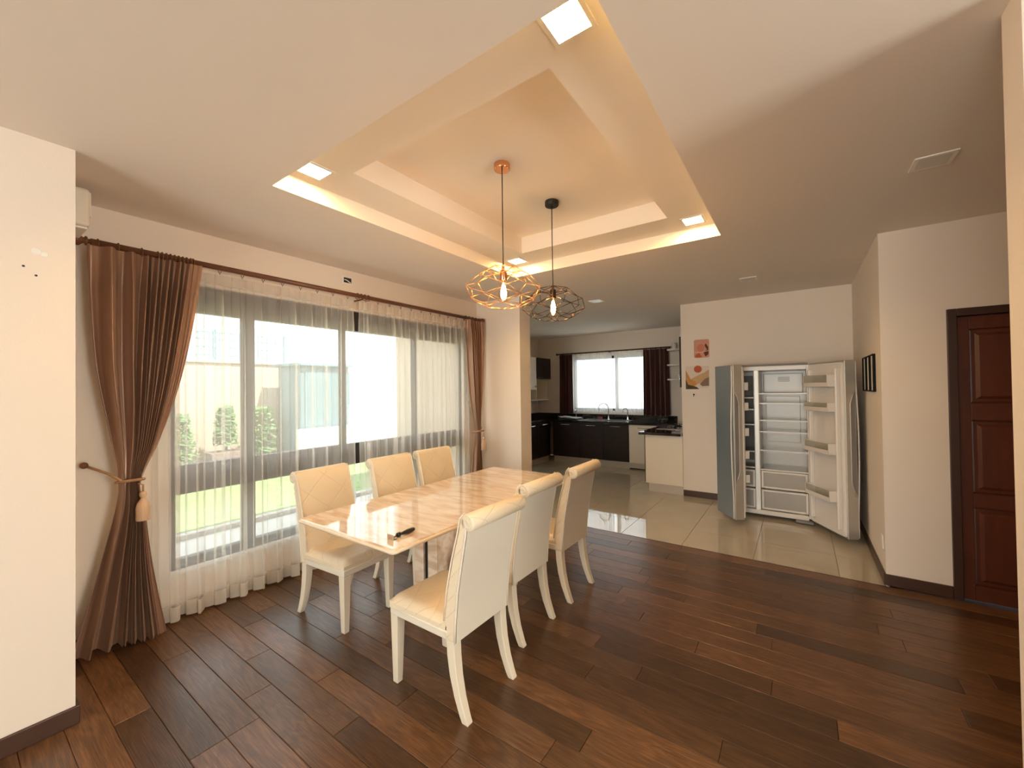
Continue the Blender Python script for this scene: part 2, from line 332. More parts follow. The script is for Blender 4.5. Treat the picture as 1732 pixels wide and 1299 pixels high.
def rect_ring(o, i, z):
    (a0, a1, b0, b1), (c0, c1, d0, d1) = o, i
    v = [(a0, b0, z), (a1, b0, z), (a1, b1, z), (a0, b1, z), (c0, d0, z), (c1, d0, z), (c1, d1, z), (c0, d1, z)]
    return v, [(4, 5, 1, 0), (5, 6, 2, 1), (6, 7, 3, 2), (7, 4, 0, 3)]
def lip(i, z0, z1):
    c0, c1, d0, d1 = i
    v = [(x, y, z) for z in (z0, z1) for x, y in ((c0, d0), (c1, d0), (c1, d1), (c0, d1))]
    return v, [(0, 4, 5, 1), (1, 5, 6, 2), (2, 6, 7, 3), (3, 7, 4, 0)]
c = MB(); t = (TX0, TX1, TY0, TY1); i = (IX0, IX1, IY0, IY1)
c.add(*rect_ring((-4.45, XB+0.12, -4.3, YW+0.16), t, CH))
c.add([(XB+0.12, -3.4, CH), (XK+0.15, -3.4, CH), (XK+0.15, YKL+0.15, CH), (XB+0.12, YKL+0.15, CH)], [(0, 3, 2, 1)])
ceil = struct(c.build('ceiling', 'ceiling_paint'), 'cream ceiling with a stepped rectangular tray', 'ceiling')
MB().add(*lip(t, CH, ZT)).add(*rect_ring(t, i, ZT)).build('tray_step', 'tray_lit_paint', ceil)
MB().add(*lip(i, ZT, ZI)).add([(IX0, IY0, ZI), (IX1, IY0, ZI), (IX1, IY1, ZI), (IX0, IY1, ZI)], [(0, 3, 2, 1)]).build('tray_recess', 'tray_lit_paint', ceil)
struct(B(-4.6, XB+0.3, -4.5, YW+0.8, 3.05, 3.2).box(XB+0.3, XK+0.5, -3.6, YKL+0.5, 3.05, 3.2).build('added_roof_slab', 'render_white'), 'unseen flat roof slab added against sky leaks, with shading eaves', 'roof')  # unseen, added to block the sky; eaves extended to shade the window wall

# wooden floor, plank by plank
fl = struct(B(-4.45, XB-0.04, -4.15, YW, -0.06, -0.008).box(XB-0.04, XB+0.12, -3.2, YR-0.02, -0.06, -0.008).build('floor_wood', 'base_wood'), 'dark brown oak plank floor of the dining room', 'floor')
PW = 0.1376; X_T = 4.20
def plank_mb(L, wd):
    g, ch, h = 0.0007, 0.0022, 0.008
    a, l = wd/2-g, L/2-g
    r = lambda k, z: [(-a+k, -l+k, z), (a-k, -l+k, z), (a-k, l-k, z), (-a+k, l-k, z)]
    return MB().loft([r(0, -h), r(0, -ch), r(ch, 0)])
rows = []; x = 0.622-PW*4
while x < X_T-0.01: rows.append((x, min(x+PW, X_T))); x += PW
rest = MB(); xr = rows[0][0]
ends_at = {0: [2.132], 1: [2.132, 3.3], 2: [2.32, 1.05], 3: [2.64], 4: [3.03, 1.5]}
for k, (xa, xb) in enumerate(rows):
    ylo, yhi = -1.9, YW
    r = k-4
    y = 2.13 + random.uniform(-0.7, 0.7)
    if r in ends_at: y = ends_at[r][0]
    elif 10.5 < r+0.0 < 11.5: y = 0.735
    elif 11.5 < r < 12.5: y = 1.035
    elif 8.5 < r < 9.5: y = 0.30
    elif 15.5 < r < 16.5: y = 1.06
    cuts = [y]; 
    while cuts[-1] < yhi: cuts.append(cuts[-1]+random.choice((0.9, 1.15, 1.3, 1.5)))
    cuts.sort()
    while cuts[0] > ylo: cuts.insert(0, cuts[0]-random.choice((0.9, 1.15, 1.3, 1.5)))
    for a, b in zip(cuts, cuts[1:]):
        a, b = max(a, -4.0), min(b, yhi)
        if b-a < 0.03: continue
        o = plank_mb(b-a, xb-xa).build('plank', 'floor_plank', fl); o.location = ((xa+xb)/2, (a+b)/2, 0)
x = xr
while x > -4.3:
    y = -4.0+random.uniform(-1, 0)
    while y < YP:
        a, b = max(y, -4.0), min(y+1.2, YP)
        if b-a > 0.05: rest.box(x-PW+0.0007, x-0.0007, a+0.0007, b-0.0007, -0.008, 0)
        y += 1.2
    x -= PW
ro = rest.build('plank_rest', 'floor_plank', fl); ro['kind'] = 'stuff'
# kitchen tiles
ft = struct(B(X_T, XB+0.12, YR, 2.86, -0.06, -0.010).box(XB+0.12, XK, YR, YKL, -0.06, -0.010).build('floor_tile', 'grout'), 'glossy beige tiled floor of the kitchen', 'floor')
xs = [X_T+0.004, 4.722]; 
while xs[-1] < XK: xs.append(xs[-1]+0.605)
ys = [-0.243-0.605, -0.243]
while ys[-1] < YKL: ys.append(ys[-1]+0.6055)
for xa, xb in zip(xs, xs[1:]):
    for ya, yb in zip(ys, ys[1:]):
        xb2 = min(xb, XK); ya2, yb2 = max(ya, YR), min(yb, YKL)
        if xa > XFR and yb2 < YK: continue
        if xb2-xa < 0.02 or yb2-ya2 < 0.02: continue
        g, ch = 0.0014, 0.001; hx, hy = (xb2-xa)/2-g, (yb2-ya2)/2-g
        rr = lambda k, z: [(-hx+k, -hy+k, z), (hx-k, -hy+k, z), (hx-k, hy-k, z), (-hx+k, hy-k, z)]
        o = MB().loft([rr(0, -0.010), rr(0, -ch), rr(ch, 0)]).build('tile', 'floor_tile', ft); o.location = ((xa+xb2)/2, (ya2+yb2)/2, 0)
struct(B(X_T-0.006, X_T+0.005, YR, 2.86, -0.008, 0.0015).build('trim_1', 'base_wood'), 'thin dark strip between wood floor and tiles', 'trim')

BBH = 0.085
def baseboard(name, label, mb): struct(mb.build(name, 'base_wood', bevel=0.004), label, 'baseboard')
baseboard('baseboard_left', 'dark wooden baseboard along the near left wall', B(-4.3, XP+0.014, YP-0.014, YP, 0, BBH).box(XP, XP+0.014, YP, YW, 0, BBH))
baseboard('baseboard_window', 'dark wooden baseboard under the garden window curtains', B(XP+0.014, XB, YW-0.014, YW, 0, BBH))
baseboard('baseboard_pillar', 'dark wooden baseboard round the pillar by the kitchen', B(XB-0.014, XB, 2.846, YW-0.014, 0, BBH).box(XB, XB+0.24, 2.846, 2.86, 0, BBH))
baseboard('baseboard_hall', 'dark wooden baseboard left of the wooden door', B(XB-0.014, XB, -0.885, YR+0.014, 0, BBH))
baseboard('baseboard_side', 'dark wooden baseboard beside the open refrigerator', B(XB, XFR, YR, YR+0.014, 0, BBH))
baseboard('baseboard_fridge', 'dark wooden baseboard behind the open refrigerator', B(XFR-0.014, XFR, YR+0.014, YK, 0, BBH))

# wooden door
dr = struct(bpy.data.objects.new('door_1', None), 'dark red-brown panelled wooden door in a dark frame', 'door'); COL.objects.link(dr); dr.location = (XB, -1.34, 0)
B(XB-0.022, XB+0.08, -0.935, -0.885, 0, 2.085).box(XB-0.022, XB+0.08, -1.80, -1.75, 0, 2.085).box(XB-0.022, XB+0.08, -1.75, -0.935, 2.03, 2.085).build('door_frame', 'frame_wood', dr, bevel=0.004, world=True)
DX0, DX1 = XB+0.015, XB+0.055
leaf = B(DX0, DX1, -1.00, -0.937, 0.006, 2.027).box(DX0, DX1, -1.748, -1.68, 0.006, 2.027)
for z0, z1 in ((0.006, 0.11), (0.665, 0.765), (1.285, 1.405), (1.935, 2.027)): leaf.box(DX0, DX1, -1.68, -1.00, z0, z1)
leaf.box(DX0, DX1, -1.375, -1.305, 0.11, 1.935).build('leaf', 'door_wood', dr, bevel=0.003, world=True)
for z0, z1 in ((0.11, 0.665), (0.765, 1.285), (1.405, 1.935)):
    for y0, y1 in ((-1.305, -1.00), (-1.68, -1.375)):
        q = lambda k, x: [(x, y0+k, z0+k), (x, y1-k, z0+k), (x, y1-k, z1-k), (x, y0+k, z1-k)]
        MB().loft([q(0, DX1-0.004), q(0, DX0+0.022), q(0.012, DX0+0.018), q(0.03, DX0+0.018), q(0.05, DX0+0.006)]).build('panel', 'door_wood', dr, world=True)
MB().lathe([(0.024, 0), (0.024, 0.006), (0.009, 0.01), (0.009, 0.03), (0.026, 0.045), (0.026, 0.06), (0.012, 0.07)], 14).build('handle', 'brass', dr)
hd = dr.children[-1]; hd.location = (DX0-XB, -0.375, 1.02); hd.rotation_euler = (0, math.radians(-90), 0)

# ------------------------------------------------------------------ garden window
def window(name, label, base):
    o = bpy.data.objects.new(name, None); COL.objects.link(o); o.location = base; return struct(o, label, 'window')
w1 = window('window_1', 'wide dark framed garden window behind sheer curtains', (2.45, YW+0.08, WZ0))
fy0, fy1 = YW+0.05, YW+0.11
B(WX0, WX1, fy0-0.01, fy1+0.01, WZ1-0.19, WZ1).build('head_box', 'window_black', w1, world=True)
B(WX0, WX0+0.05, fy0, fy1, WZ0, WZ1-0.19).box(WX1-0.05, WX1, fy0, fy1, WZ0, WZ1-0.19).box(WX0, WX1, fy0, fy1, WZ0, WZ0+0.05).build('window_frame', 'window_black', w1, world=True)
B(WX0, WX1, fy0, fy1, 0.83, 1.035).build('transom', 'window_black', w1, world=True)
mulls = [(1.455, 0.085), (2.29, 0.045), (3.20, 0.045)]
for mx, mw in mulls: B(mx-mw/2, mx+mw/2, fy0, fy1, WZ0+0.05, WZ1-0.19).build('mullion', 'window_black', w1, world=True)
edges = [WX0+0.05]+[e for mx, mw in mulls for e in (mx-mw/2, mx+mw/2)]+[WX1-0.05]
for a, b in zip(edges[::2], edges[1::2]):
    for z0, z1 in ((WZ0+0.05, 0.83), (1.035, WZ1-0.19)): B(a, b, YW+0.078, YW+0.082, z0, z1).build('pane', 'pane_glass', w1, world=True)
B(WX0-0.03, WX1+0.03, YW-0.02, YW+0.05, WZ0-0.03, WZ0).build('window_sill', 'white_plastic', w1, bevel=0.004, world=True)

# kitchen window
w2 = window('window_2', 'kitchen window above the sink with white curtains', (XK+0.07, 3.3, KZ0))
B(XK+0.04, XK+0.10, KY0, KY0+0.05, KZ0, KZ1).box(XK+0.04, XK+0.10, KY1-0.05, KY1, KZ0, KZ1).box(XK+0.04, XK+0.10, KY0, KY1, KZ1-0.06, KZ1).box(XK+0.04, XK+0.10, KY0, KY1, KZ0, KZ0+0.05).build('window_frame', 'window_black', w2, world=True)
B(XK+0.04, XK+0.10, 3.14, 3.19, KZ0+0.05, KZ1-0.06).build('mullion', 'window_black', w2, world=True)
for a, b in ((KY0+0.05, 3.14), (3.19, KY1-0.05)): B(XK+0.068, XK+0.072, a, b, KZ0+0.05, KZ1-0.06).build('pane', 'pane_glass', w2, world=True)
w5 = window('added_window_5', 'unseen kitchen side window added behind the pillar for daylight', (5.175, YKL+0.07, 0.9))  # added out of view to let more daylight into the kitchen
B(4.75, 4.81, YKL+0.04, YKL+0.10, 0.9, 2.2).box(5.54, 5.60, YKL+0.04, YKL+0.10, 0.9, 2.2).box(4.81, 5.54, YKL+0.04, YKL+0.10, 2.14, 2.2).box(4.81, 5.54, YKL+0.04, YKL+0.10, 0.9, 0.96).build('window_frame', 'window_black', w5, world=True)
B(4.81, 5.54, YKL+0.068, YKL+0.072, 0.96, 2.14).build('pane', 'pane_glass', w5, world=True)
# living-room window behind the viewer
w3 = window('window_3', 'wide living room window behind the viewer', (0.95, -4.07, LZ0))
B(LX0, LX0+0.06, -4.1, -4.04, LZ0, LZ1).box(LX1-0.06, LX1, -4.1, -4.04, LZ0, LZ1).box(LX0, LX1, -4.1, -4.04, LZ1-0.06, LZ1).box(LX0, LX1, -4.1, -4.04, LZ0, LZ0+0.06).build('window_frame', 'window_black', w3, world=True)
for k in (1,): B(LX0+k*0.65-0.03, LX0+k*0.65+0.03, -4.1, -4.04, LZ0+0.06, LZ1-0.06).build('mullion', 'window_black', w3, world=True)
for k in range(2): B(LX0+0.06+k*0.62, LX0+0.62+k*0.62, -4.072, -4.068, LZ0+0.06, LZ1-0.06).build('pane', 'pane_glass', w3, world=True)

w4 = window('added_window_4', 'unseen window added to the wall behind the viewer for light', (-4.37, 0.4, 0.4))  # added out of view as the opening for the back area light
B(-4.40, -4.34, -1.2, -1.14, 0.4, 2.3).box(-4.40, -4.34, 1.94, 2.0, 0.4, 2.3).box(-4.40, -4.34, -1.14, 1.94, 2.24, 2.3).box(-4.40, -4.34, -1.14, 1.94, 0.4, 0.46).box(-4.40, -4.34, 0.37, 0.43, 0.46, 2.24).build('window_frame', 'window_black', w4, world=True)
for a, b in ((-1.14, 0.37), (0.43, 1.94)): B(-4.372, -4.368, a, b, 0.46, 2.24).build('pane', 'pane_glass', w4, world=True)

# ------------------------------------------------------------------ curtains
def rod(name, label, axis, a, b, fixed, z, r, m, rings, brackets, wall):
    """axis 'X': runs in X at Y=fixed; axis 'Y': runs in Y at X=fixed."""
    P = (lambda t, d=0, h=0: (t, fixed+d, z+h)) if axis == 'X' else (lambda t, d=0, h=0: (fixed+d, t, z+h))
    o = thing(name, label, 'curtain rod', P((a+b)/2))
    MB().tube([P(a), P(b)], r, 12).build('rod', m, o, smooth=True, world=True)
    for e, s in ((a, -1), (b, 1)):
        prof = [(0.0, r*0.7), (0.012, r*0.7), (0.016, r*1.35), (0.024, r*1.35), (0.028, r*0.8), (0.036, r*1.1), (0.05, r*1.75), (0.066, r*1.75), (0.078, r*1.0), (0.082, 0.002)]
        MB().tube([P(e+s*d) for d, _ in prof], [q for _, q in prof], 14).build('finial', m, o, smooth=True, world=True)
    for t in brackets:
        MB().tube([P(t, 0, -r-0.004), P(t, (wall-fixed), -r-0.004)], 0.008, 8).build('bracket', m, o, smooth=True, world=True)
    for t in rings:
        R = r+0.008
        pts = [P(t, R*math.sin(q), R*math.cos(q)-0.004) for q in [2*math.pi*k/14 for k in range(14)]]
        MB().tube(pts, 0.0035, 6, closed=True).build('ring', m, o, smooth=True, world=True)
    return o
RZ, RY = 2.462, 3.43
rings = [0.56, 0.65, 0.76] + [0.84+0.022*k for k in range(9)] + [1.03, 2.32, 2.36, 2.40, 2.44] + [3.86, 3.93, 3.99, 4.06, 4.13, 4.19]
rod('curtain_rod', 'long reddish wooden curtain rod above the garden window', 'X', 0.53, 4.14, RY, RZ, 0.020, 'rod_wood', rings, (0.62, 2.38, 4.08), YW)

def drape(name, label, xl, xr, y0, z0, z1, nf, m, warp, amp, tie_z, tie_w, group=None):
    o = thing(name, label, 'curtain', (spline(xl, 0.02)*0.5+spline(xr, 0.02)*0.5, y0, z0), 0, group)
    def fn(u, v):
        z = z0+(z1-z0)*v
        a, b = spline(xl, z), spline(xr, z)
        ph = 2*math.pi*nf*warp(u)
        q = math.exp(-((z-tie_z)/0.34)**2); calm = 1-smooth01((u-0.84)/0.06); broad = 1.5-0.6*smooth01((u-0.3)/0.3)          # gathered near the tie
        A = amp*(1-0.72*q)*(0.55+0.45*smooth01((z1-z)/0.25))*(0.12+0.88*calm)*broad
        fold = math.sin(ph)+0.25*math.sin(2*ph+1.0+3*u)
        bulge = -tie_w*math.sqrt(max(0, 1-(2*u-1)**2))*q
        x = a+(b-a)*(u+0.012*math.sin(ph*0.5+2*z)*(1-q))
        y = y0+A*fold+bulge+0.012*math.sin(7*u+1.7*z)*(1-q)
        dip = 0.018*math.sin(5*u)*max(0, 1-(z-z0)/0.3)
        return (x, y, z+dip)
    MB().grid(fn, 300, 70).build('fabric', m, o, smooth=True, world=True)
    hb = lambda u, v: (fn(u, 1-0.085*v)[0], fn(u, 1-0.085*v)[1]-0.004, fn(u, 1-0.085*v)[2])
    MB().grid(hb, 300, 5).build('heading', m, o, smooth=True, world=True)
    return o
warp1 = lambda u: 0.17*u/0.45 if u < 0.45 else 0.17+0.83*(u-0.45)/0.55
xl = [(0.02, 0.44), (0.45, 0.545), (0.85, 0.63), (1.0, 0.643), (1.25, 0.615), (1.7, 0.55), (2.1, 0.525), (2.44, 0.515)]
xr = [(0.02, 0.875), (0.45, 0.81), (0.85, 0.765), (1.0, 0.745), (1.25, 0.84), (1.6, 0.94), (2.0, 1.01), (2.44, 1.065)]
drape('satin_drape', 'brown satin drape tied back with a tasselled cord at the near wall', xl, xr, 3.395, 0.02, 2.435, 13, 'satin', warp1, 0.036, 1.02, 0.05)
xl2 = [(0.03, 3.86), (0.5, 3.93), (0.95, 3.985), (1.05, 3.985), (1.4, 3.92), (1.9, 3.86), (2.44, 3.83)]
xr2 = [(0.03, 4.15), (0.5, 4.13), (0.95, 4.075), (1.05, 4.075), (1.4, 4.13), (1.9, 4.17), (2.44, 4.175)]
drape('satin_drape', 'narrow brown satin drape tied back beside the pillar', xl2, xr2, 3.395, 0.03, 2.435, 8, 'satin', lambda u: u, 0.028, 1.0, 0.035)

def tieback(label, cx, z, rw, hook, tas):
    o = thing('curtain_tieback', label, 'tieback', (cx, 3.42, z))
    n = 22
    pts = [(cx+rw*math.cos(2*math.pi*k/n), 3.385+(0.080)*math.sin(2*math.pi*k/n), z-0.012*math.sin(2*math.pi*k/n)+0.012) for k in range(n)]
    MB().tube(pts, 0.009, 8, closed=True).build('cord_loop', 'rope_gold', o, smooth=True, world=True)
    MB().tube([(cx-rw*0.6, 3.325, z+0.012), ((cx+hook[0])/2, 3.40, (z+hook[2])/2+0.005), (hook[0], hook[1]-0.03, hook[2])], 0.0075, 8).build('cord', 'rope_gold', o, smooth=True, world=True)
    MB().tube([(hook[0], hook[1], hook[2]), (hook[0], hook[1]-0.045, hook[2]), (hook[0], hook[1]-0.05, hook[2]), (hook[0], hook[1]-0.062, hook[2])], [0.012, 0.010, 0.020, 0.017], 12).build('hook', 'rod_wood', o, smooth=True, world=True)
    tx, tz = tas
    MB().tube([(cx+rw*0.3, 3.305, z), (tx, 3.295, tz+0.09), (tx, 3.295, tz+0.04)], 0.005, 8).build('tassel_cord', 'rope_gold', o, smooth=True, world=True)
    tt = MB().lathe([(0.008, 0.05), (0.017, 0.042), (0.019, 0.025), (0.011, 0.012), (0.012, 0.006), (0.028, -0.02), (0.036, -0.05), (0.034, -0.085), (0.036, -0.12), (0.034, -0.125)], 22, (tx, 3.295, tz)).build('tassel', 'tassel', o, smooth=True, world=True)
tieback('gold cord tieback with a pale tassel on the drape by the near wall', 0.695, 1.005, 0.062, (0.515, YW, 1.125), (0.735, 0.905))
tieback('gold cord tieback with a tassel on the drape beside the pillar', 4.03, 1.0, 0.058, (4.20, YW, 1.10), (4.03, 0.90))

def sheer(name, label, P, a, b, z0, z1, period, amp, hooks, m='sheer', tape='sheer_tape', seed=1, fine=0.05):
    """P(t, d, z): point at t along the rod, d towards the room."""
    rnd = random.Random(seed)
    n = max(3, round((b-a)/period)); jit = [rnd.uniform(-0.10, 0.08) for _ in range(n+2)]; am = [rnd.uniform(0.7, 1.25) for _ in range(n+2)]
    o = thing(name, label, 'curtain', P((a+b)/2, 0, z0))
    nf = max(6, round((b-a)/fine)); ph0 = rnd.uniform(0, 6.28)
    def fn(u, v):
        z = z0+(z1-z0)*v; k = u*n; i = int(min(k, n-1)); f = k-i
        dn = smooth01((z1-z)/0.35)
        g = amp*(0.30+0.70*dn+0.35*smooth01((0.6-z)/0.6)*(z0 < 0.5))*am[i]*(0.9+0.2*math.sin(2.1*i+1.3*z))
        pk = 0.80+jit[i]
        tri = f/pk if f < pk else (1-f)/(1-pk)          # long face, then a short return
        q = 2*math.pi*nf*u+ph0+1.3*math.sin(5.1*u*(b-a)+0.35*z)+0.8*math.sin(11.7*u*(b-a))
        s_ = (0.9+0.35*math.sin(3.3*u*(b-a)+z))
        d = g*(tri-0.5)+0.006*math.cos(q)*s_
        t = a+(b-a)*u+fine*0.31*math.sin(q)*s_*(0.75+0.25*dn)
        return P(t, d, z)
    nu = nf*16; hz = 0.10; hh = 0.075
    lo, hi = (hz)/(z1-z0), 1-hh/(z1-z0)
    MB().grid(lambda u, v: fn(u, lo+(hi-lo)*v), nu, 26).build('fabric', m, o, smooth=True, world=True)
    MB().grid(lambda u, v: fn(u, hi+(1-hi)*v), nu, 3).build('heading', tape, o, smooth=True, world=True)
    MB().grid(lambda u, v: fn(u, lo*v), nu, 4).build('hem', tape, o, smooth=True, world=True)
    for k in range(hooks):
        t = a+(b-a)*(k+0.5)/hooks
        p = [P(t-0.010, 0, z1+0.03), P(t, 0, z1+0.005), P(t+0.010, 0, z1+0.03)]
        MB().tube(p, 0.0028, 5).build('hook', 'dark_rod', o, world=True)
    return o
PX = lambda t, d, z: (t, 3.495-d, z)
SH = 2.425
sheer('sheer_curtain', 'white sheer curtain hanging beside the tied brown drape of the near wall', PX, 0.84, 2.335, 0.015, SH, 0.132, 0.075, 10, seed=3, fine=0.052)
sheer('sheer_curtain', 'white sheer curtain between the centre gap and the pillar drape', PX, 2.385, 3.98, 0.015, SH, 0.110, 0.065, 11, seed=9, fine=0.045)

# ------------------------------------------------------------------ air conditioner, junction box
ac = thing('air_conditioner', 'white wall air conditioner half hidden behind the near wall corner', 'air conditioner', (XP, 3.19, 2.42))
B(XP, 0.490, 3.16, 3.44, 2.47, 2.68).build('body', 'ac_plastic', ac, bevel=0.02, world=True, seg=3)
B(0.484, 0.494, 3.175, 3.425, 2.53, 2.665).build('front_panel', 'ac_plastic', ac, bevel=0.004, world=True)
B(XP+0.02, 0.478, 3.18, 3.42, 2.460, 2.472).build('air_flap', 'white_plastic', ac, world=True)
jb = thing('junction_box', 'open electrical box with a dark hole high above the window', 'junction box', (2.305, YW, 2.58))
B(2.245, 2.262, YW-0.006, YW, 2.59, 2.665).box(2.345, 2.365, YW-0.006, YW, 2.59, 2.665).box(2.262, 2.345, YW-0.006, YW, 2.59, 2.602).box(2.262, 2.345, YW-0.006, YW, 2.652, 2.665).build('cover_plate', 'white_plastic', jb, world=True)
B(2.262, 2.345, YW-0.002, YW-0.0005, 2.602, 2.652).build('opening', 'black_plastic', jb, world=True)
MB().tube([(2.270, YW-0.004, 2.630), (2.29, YW-0.012, 2.625), (2.315, YW-0.012, 2.612), (2.338, YW-0.004, 2.606)], 0.005, 6).build('wire', 'white_plastic', jb, smooth=True, world=True)

# ------------------------------------------------------------------ ceiling lights
def downlight(cx, cy, z, on, label, group):
    o = thing('downlight', label, 'ceiling light', (cx, cy, z), 0, group); s = 0.082; q = 0.064
    MB().add(*rect_ring((-s, s, -s, s), (-q, q, -q, q), -0.006)).add(*lip((-s, s, -s, s), -0.006, 0.0)).build('trim_frame', 'white_plastic', o)
    MB().box(-q, q, -q, q, -0.006, -0.001).build('diffuser', 'downlight_glow' if on else 'downlight_off', o)
downlight(1.262, 2.268, ZT, True, 'lit square downlight in the tray corner nearest the window and near wall', 'lit tray downlights')
downlight(3.345, 2.275, ZT, True, 'lit square downlight in the tray corner behind the copper pendant', 'lit tray downlights')
downlight(3.352, 0.640, ZT, True, 'lit square downlight in the tray corner toward the refrigerator', 'lit tray downlights')
downlight(1.262, 0.636, ZT, True, 'big lit square downlight at the top edge of the picture', 'lit tray downlights')
downlight(3.03, -0.60, CH, False, 'unlit square downlight in the ceiling near the wooden door', 'unlit downlights')
downlight(5.14, 0.43, CH, False, 'unlit square downlight in the ceiling before the refrigerator', 'unlit downlights')
downlight(5.14, 2.21, CH, False, 'pale unlit square downlight right of the black pendant', 'unlit downlights')
downlight(7.69, 2.19, CH, False, 'unlit square downlight above the kitchen counter', 'unlit downlights')

# ------------------------------------------------------------------ pendants
def pendant(label, x, y, zc, cage_m, can_m, sock_m, rot):
    o = thing('pendant_lamp', label, 'pendant lamp', (x, y, zc), rot)
    H = ZI-zc
    MB().lathe([(0.048, H), (0.052, H-0.004), (0.052, H-0.034), (0.048, H-0.040), (0.010, H-0.040)], 28).build('canopy', can_m, o, bevel=0.0015)
    MB().tube([(0, 0, H-0.04), (0.002, 0.001, H-0.3), (-0.001, 0, 0.25), (0, 0, 0.135)], 0.0035, 8).build('cable', 'black_plastic', o, smooth=True)
    MB().lathe([(0.006, 0.148), (0.010, 0.145), (0.010, 0.122), (0.022, 0.116), (0.023, 0.055), (0.021, 0.05)], 18).build('socket', sock_m, o, bevel=0.001)
    n = 6; Rg = lambda r, z, k0, m: [Vector((r*math.cos(2*math.pi*(k+k0)/m), r*math.sin(2*math.pi*(k+k0)/m), z)) for k in range(m)]
    T = Rg(0.115, 0.118, 0, n); U = Rg(0.185, 0.062, 0.5, n); E1 = Rg(0.238, 0.020, 0, n); E2 = Rg(0.238, -0.028, 0.5, n); L = Rg(0.190, -0.072, 0, n); Bm = Rg(0.120, -0.105, 0.5, n)
    E = []
    for k in range(n):
        j = (k+1) % n
        E += [(T[k], T[j]), (T[k], U[k]), (T[j], U[k]), (U[k], E1[k]), (U[k], E1[j]), (E1[k], E2[k]), (E2[k], E1[j]), (E2[k], L[k]), (E2[k], L[j]), (L[k], Bm[k]), (L[j], Bm[k]), (Bm[k], Bm[j]), (T[k], Vector((0.02*math.cos(2*math.pi*k/n), 0.02*math.sin(2*math.pi*k/n), 0.098)))]
    cg = MB()
    for p, q in E: cg.tube([p, q], 0.0026, 6)
    cg.build('wire_cage', cage_m, o, smooth=True)
    bprof = [(0.013, 0.05), (0.014, 0.03), (0.024, 0.0), (0.031, -0.03), (0.030, -0.05), (0.021, -0.073), (0.008, -0.085), (0.001, -0.087)]
    bl = MB().lathe(bprof, 20).build('bulb', 'bulb_glass', o, smooth=True)
    MB().lathe([(0.004, 0.035), (0.012, 0.015), (0.019, -0.02), (0.019, -0.045), (0.010, -0.066), (0.001, -0.07)], 14).build('filament', 'bulb_glow', bl, smooth=True)
pendant('copper geometric wire pendant lamp above the table', 2.07, 1.515, 2.185, 'rose_gold', 'copper', 'copper', 0.2)
pendant('black geometric wire pendant lamp above the table', 2.706, 1.515, 2.185, 'dark_bronze', 'black_metal', 'dark_bronze', 0.55)

# ------------------------------------------------------------------ dining table
TZ = 0.76
tb = thing('dining_table', 'polished beige marble dining table on a slab pedestal', 'table', (2.305, 2.115, 0))
HX, HY = 1.0, 0.462
def rrect(hx, hy, r, z, n=6):
    pts = []
    for cx, cy, a0 in ((hx-r, hy-r, 0), (-hx+r, hy-r, 90), (-hx+r, -hy+r, 180), (hx-r, -hy+r, 270)):
        for k in range(n+1):
            a = math.radians(a0+90*k/n); pts.append((cx+r*math.cos(a), cy+r*math.sin(a), z))
    return pts
top = MB().loft([rrect(HX-i_, HY-i_, 0.022, z) for i_, z in ((0.012, TZ-0.030), (0.004, TZ-0.027), (0.0, TZ-0.019), (0.0, TZ-0.011), (0.004, TZ-0.003), (0.012, TZ))])
top.build('table_top', 'marble', tb, smooth=False)
MB().tube(rrect(HX-0.0045, HY-0.0045, 0.020, TZ-0.0150), 0.0095, 10, closed=True).build('rounded_edge', 'marble_edge', tb, smooth=True)
for sy in (-1, 1):
    B(-0.365, 0.365, sy*0.066-0.044, sy*0.066+0.044, 0.03, TZ-0.03).build('pedestal_slab', 'marble_base', tb, bevel=0.004)
B(-0.345, 0.345, -0.022, 0.022, 0.03, TZ-0.03).build('slit_fill', 'black_plastic', tb)  # black fill paints the slit between the two slabs dark
B(-0.38, 0.38, -0.125, 0.125, 0.0, 0.03).build('plinth', 'marble_base', tb, bevel=0.004)

# little tool on the table
tl = thing('utility_scraper', 'small scraper with black handle and steel blade on the table', 'tool', (1.475, 1.782, TZ), 0.0)
B(-0.085, -0.0835, -0.024, 0.024, 0.0005, 0.030).box(-0.084, -0.060, -0.024, 0.024, 0.0005, 0.0020).build('blade', 'chrome', tl)
MB().tube([(-0.082, 0, 0.007), (-0.060, 0, 0.008), (-0.038, 0, 0.011)], 0.005, 8).build('shank', 'brass', tl, smooth=True)
MB().tube([(-0.042, 0, 0.0125), (-0.040, 0, 0.0125), (-0.022, 0, 0.0125), (-0.020, 0, 0.0125)], [0.009, 0.012, 0.012, 0.009], 12).build('collar', 'black_plastic', tl, smooth=True)
MB().tube([(-0.022, 0, 0.0125), (-0.008, 0, 0.0115), (0.006, 0, 0.012), (0.03, 0, 0.0125), (0.06, 0, 0.0125), (0.078, 0, 0.012), (0.084, 0, 0.012)], [0.008, 0.0075, 0.0095, 0.0122, 0.0120, 0.0085, 0.002], 12).build('handle', 'black_plastic', tl, smooth=True)

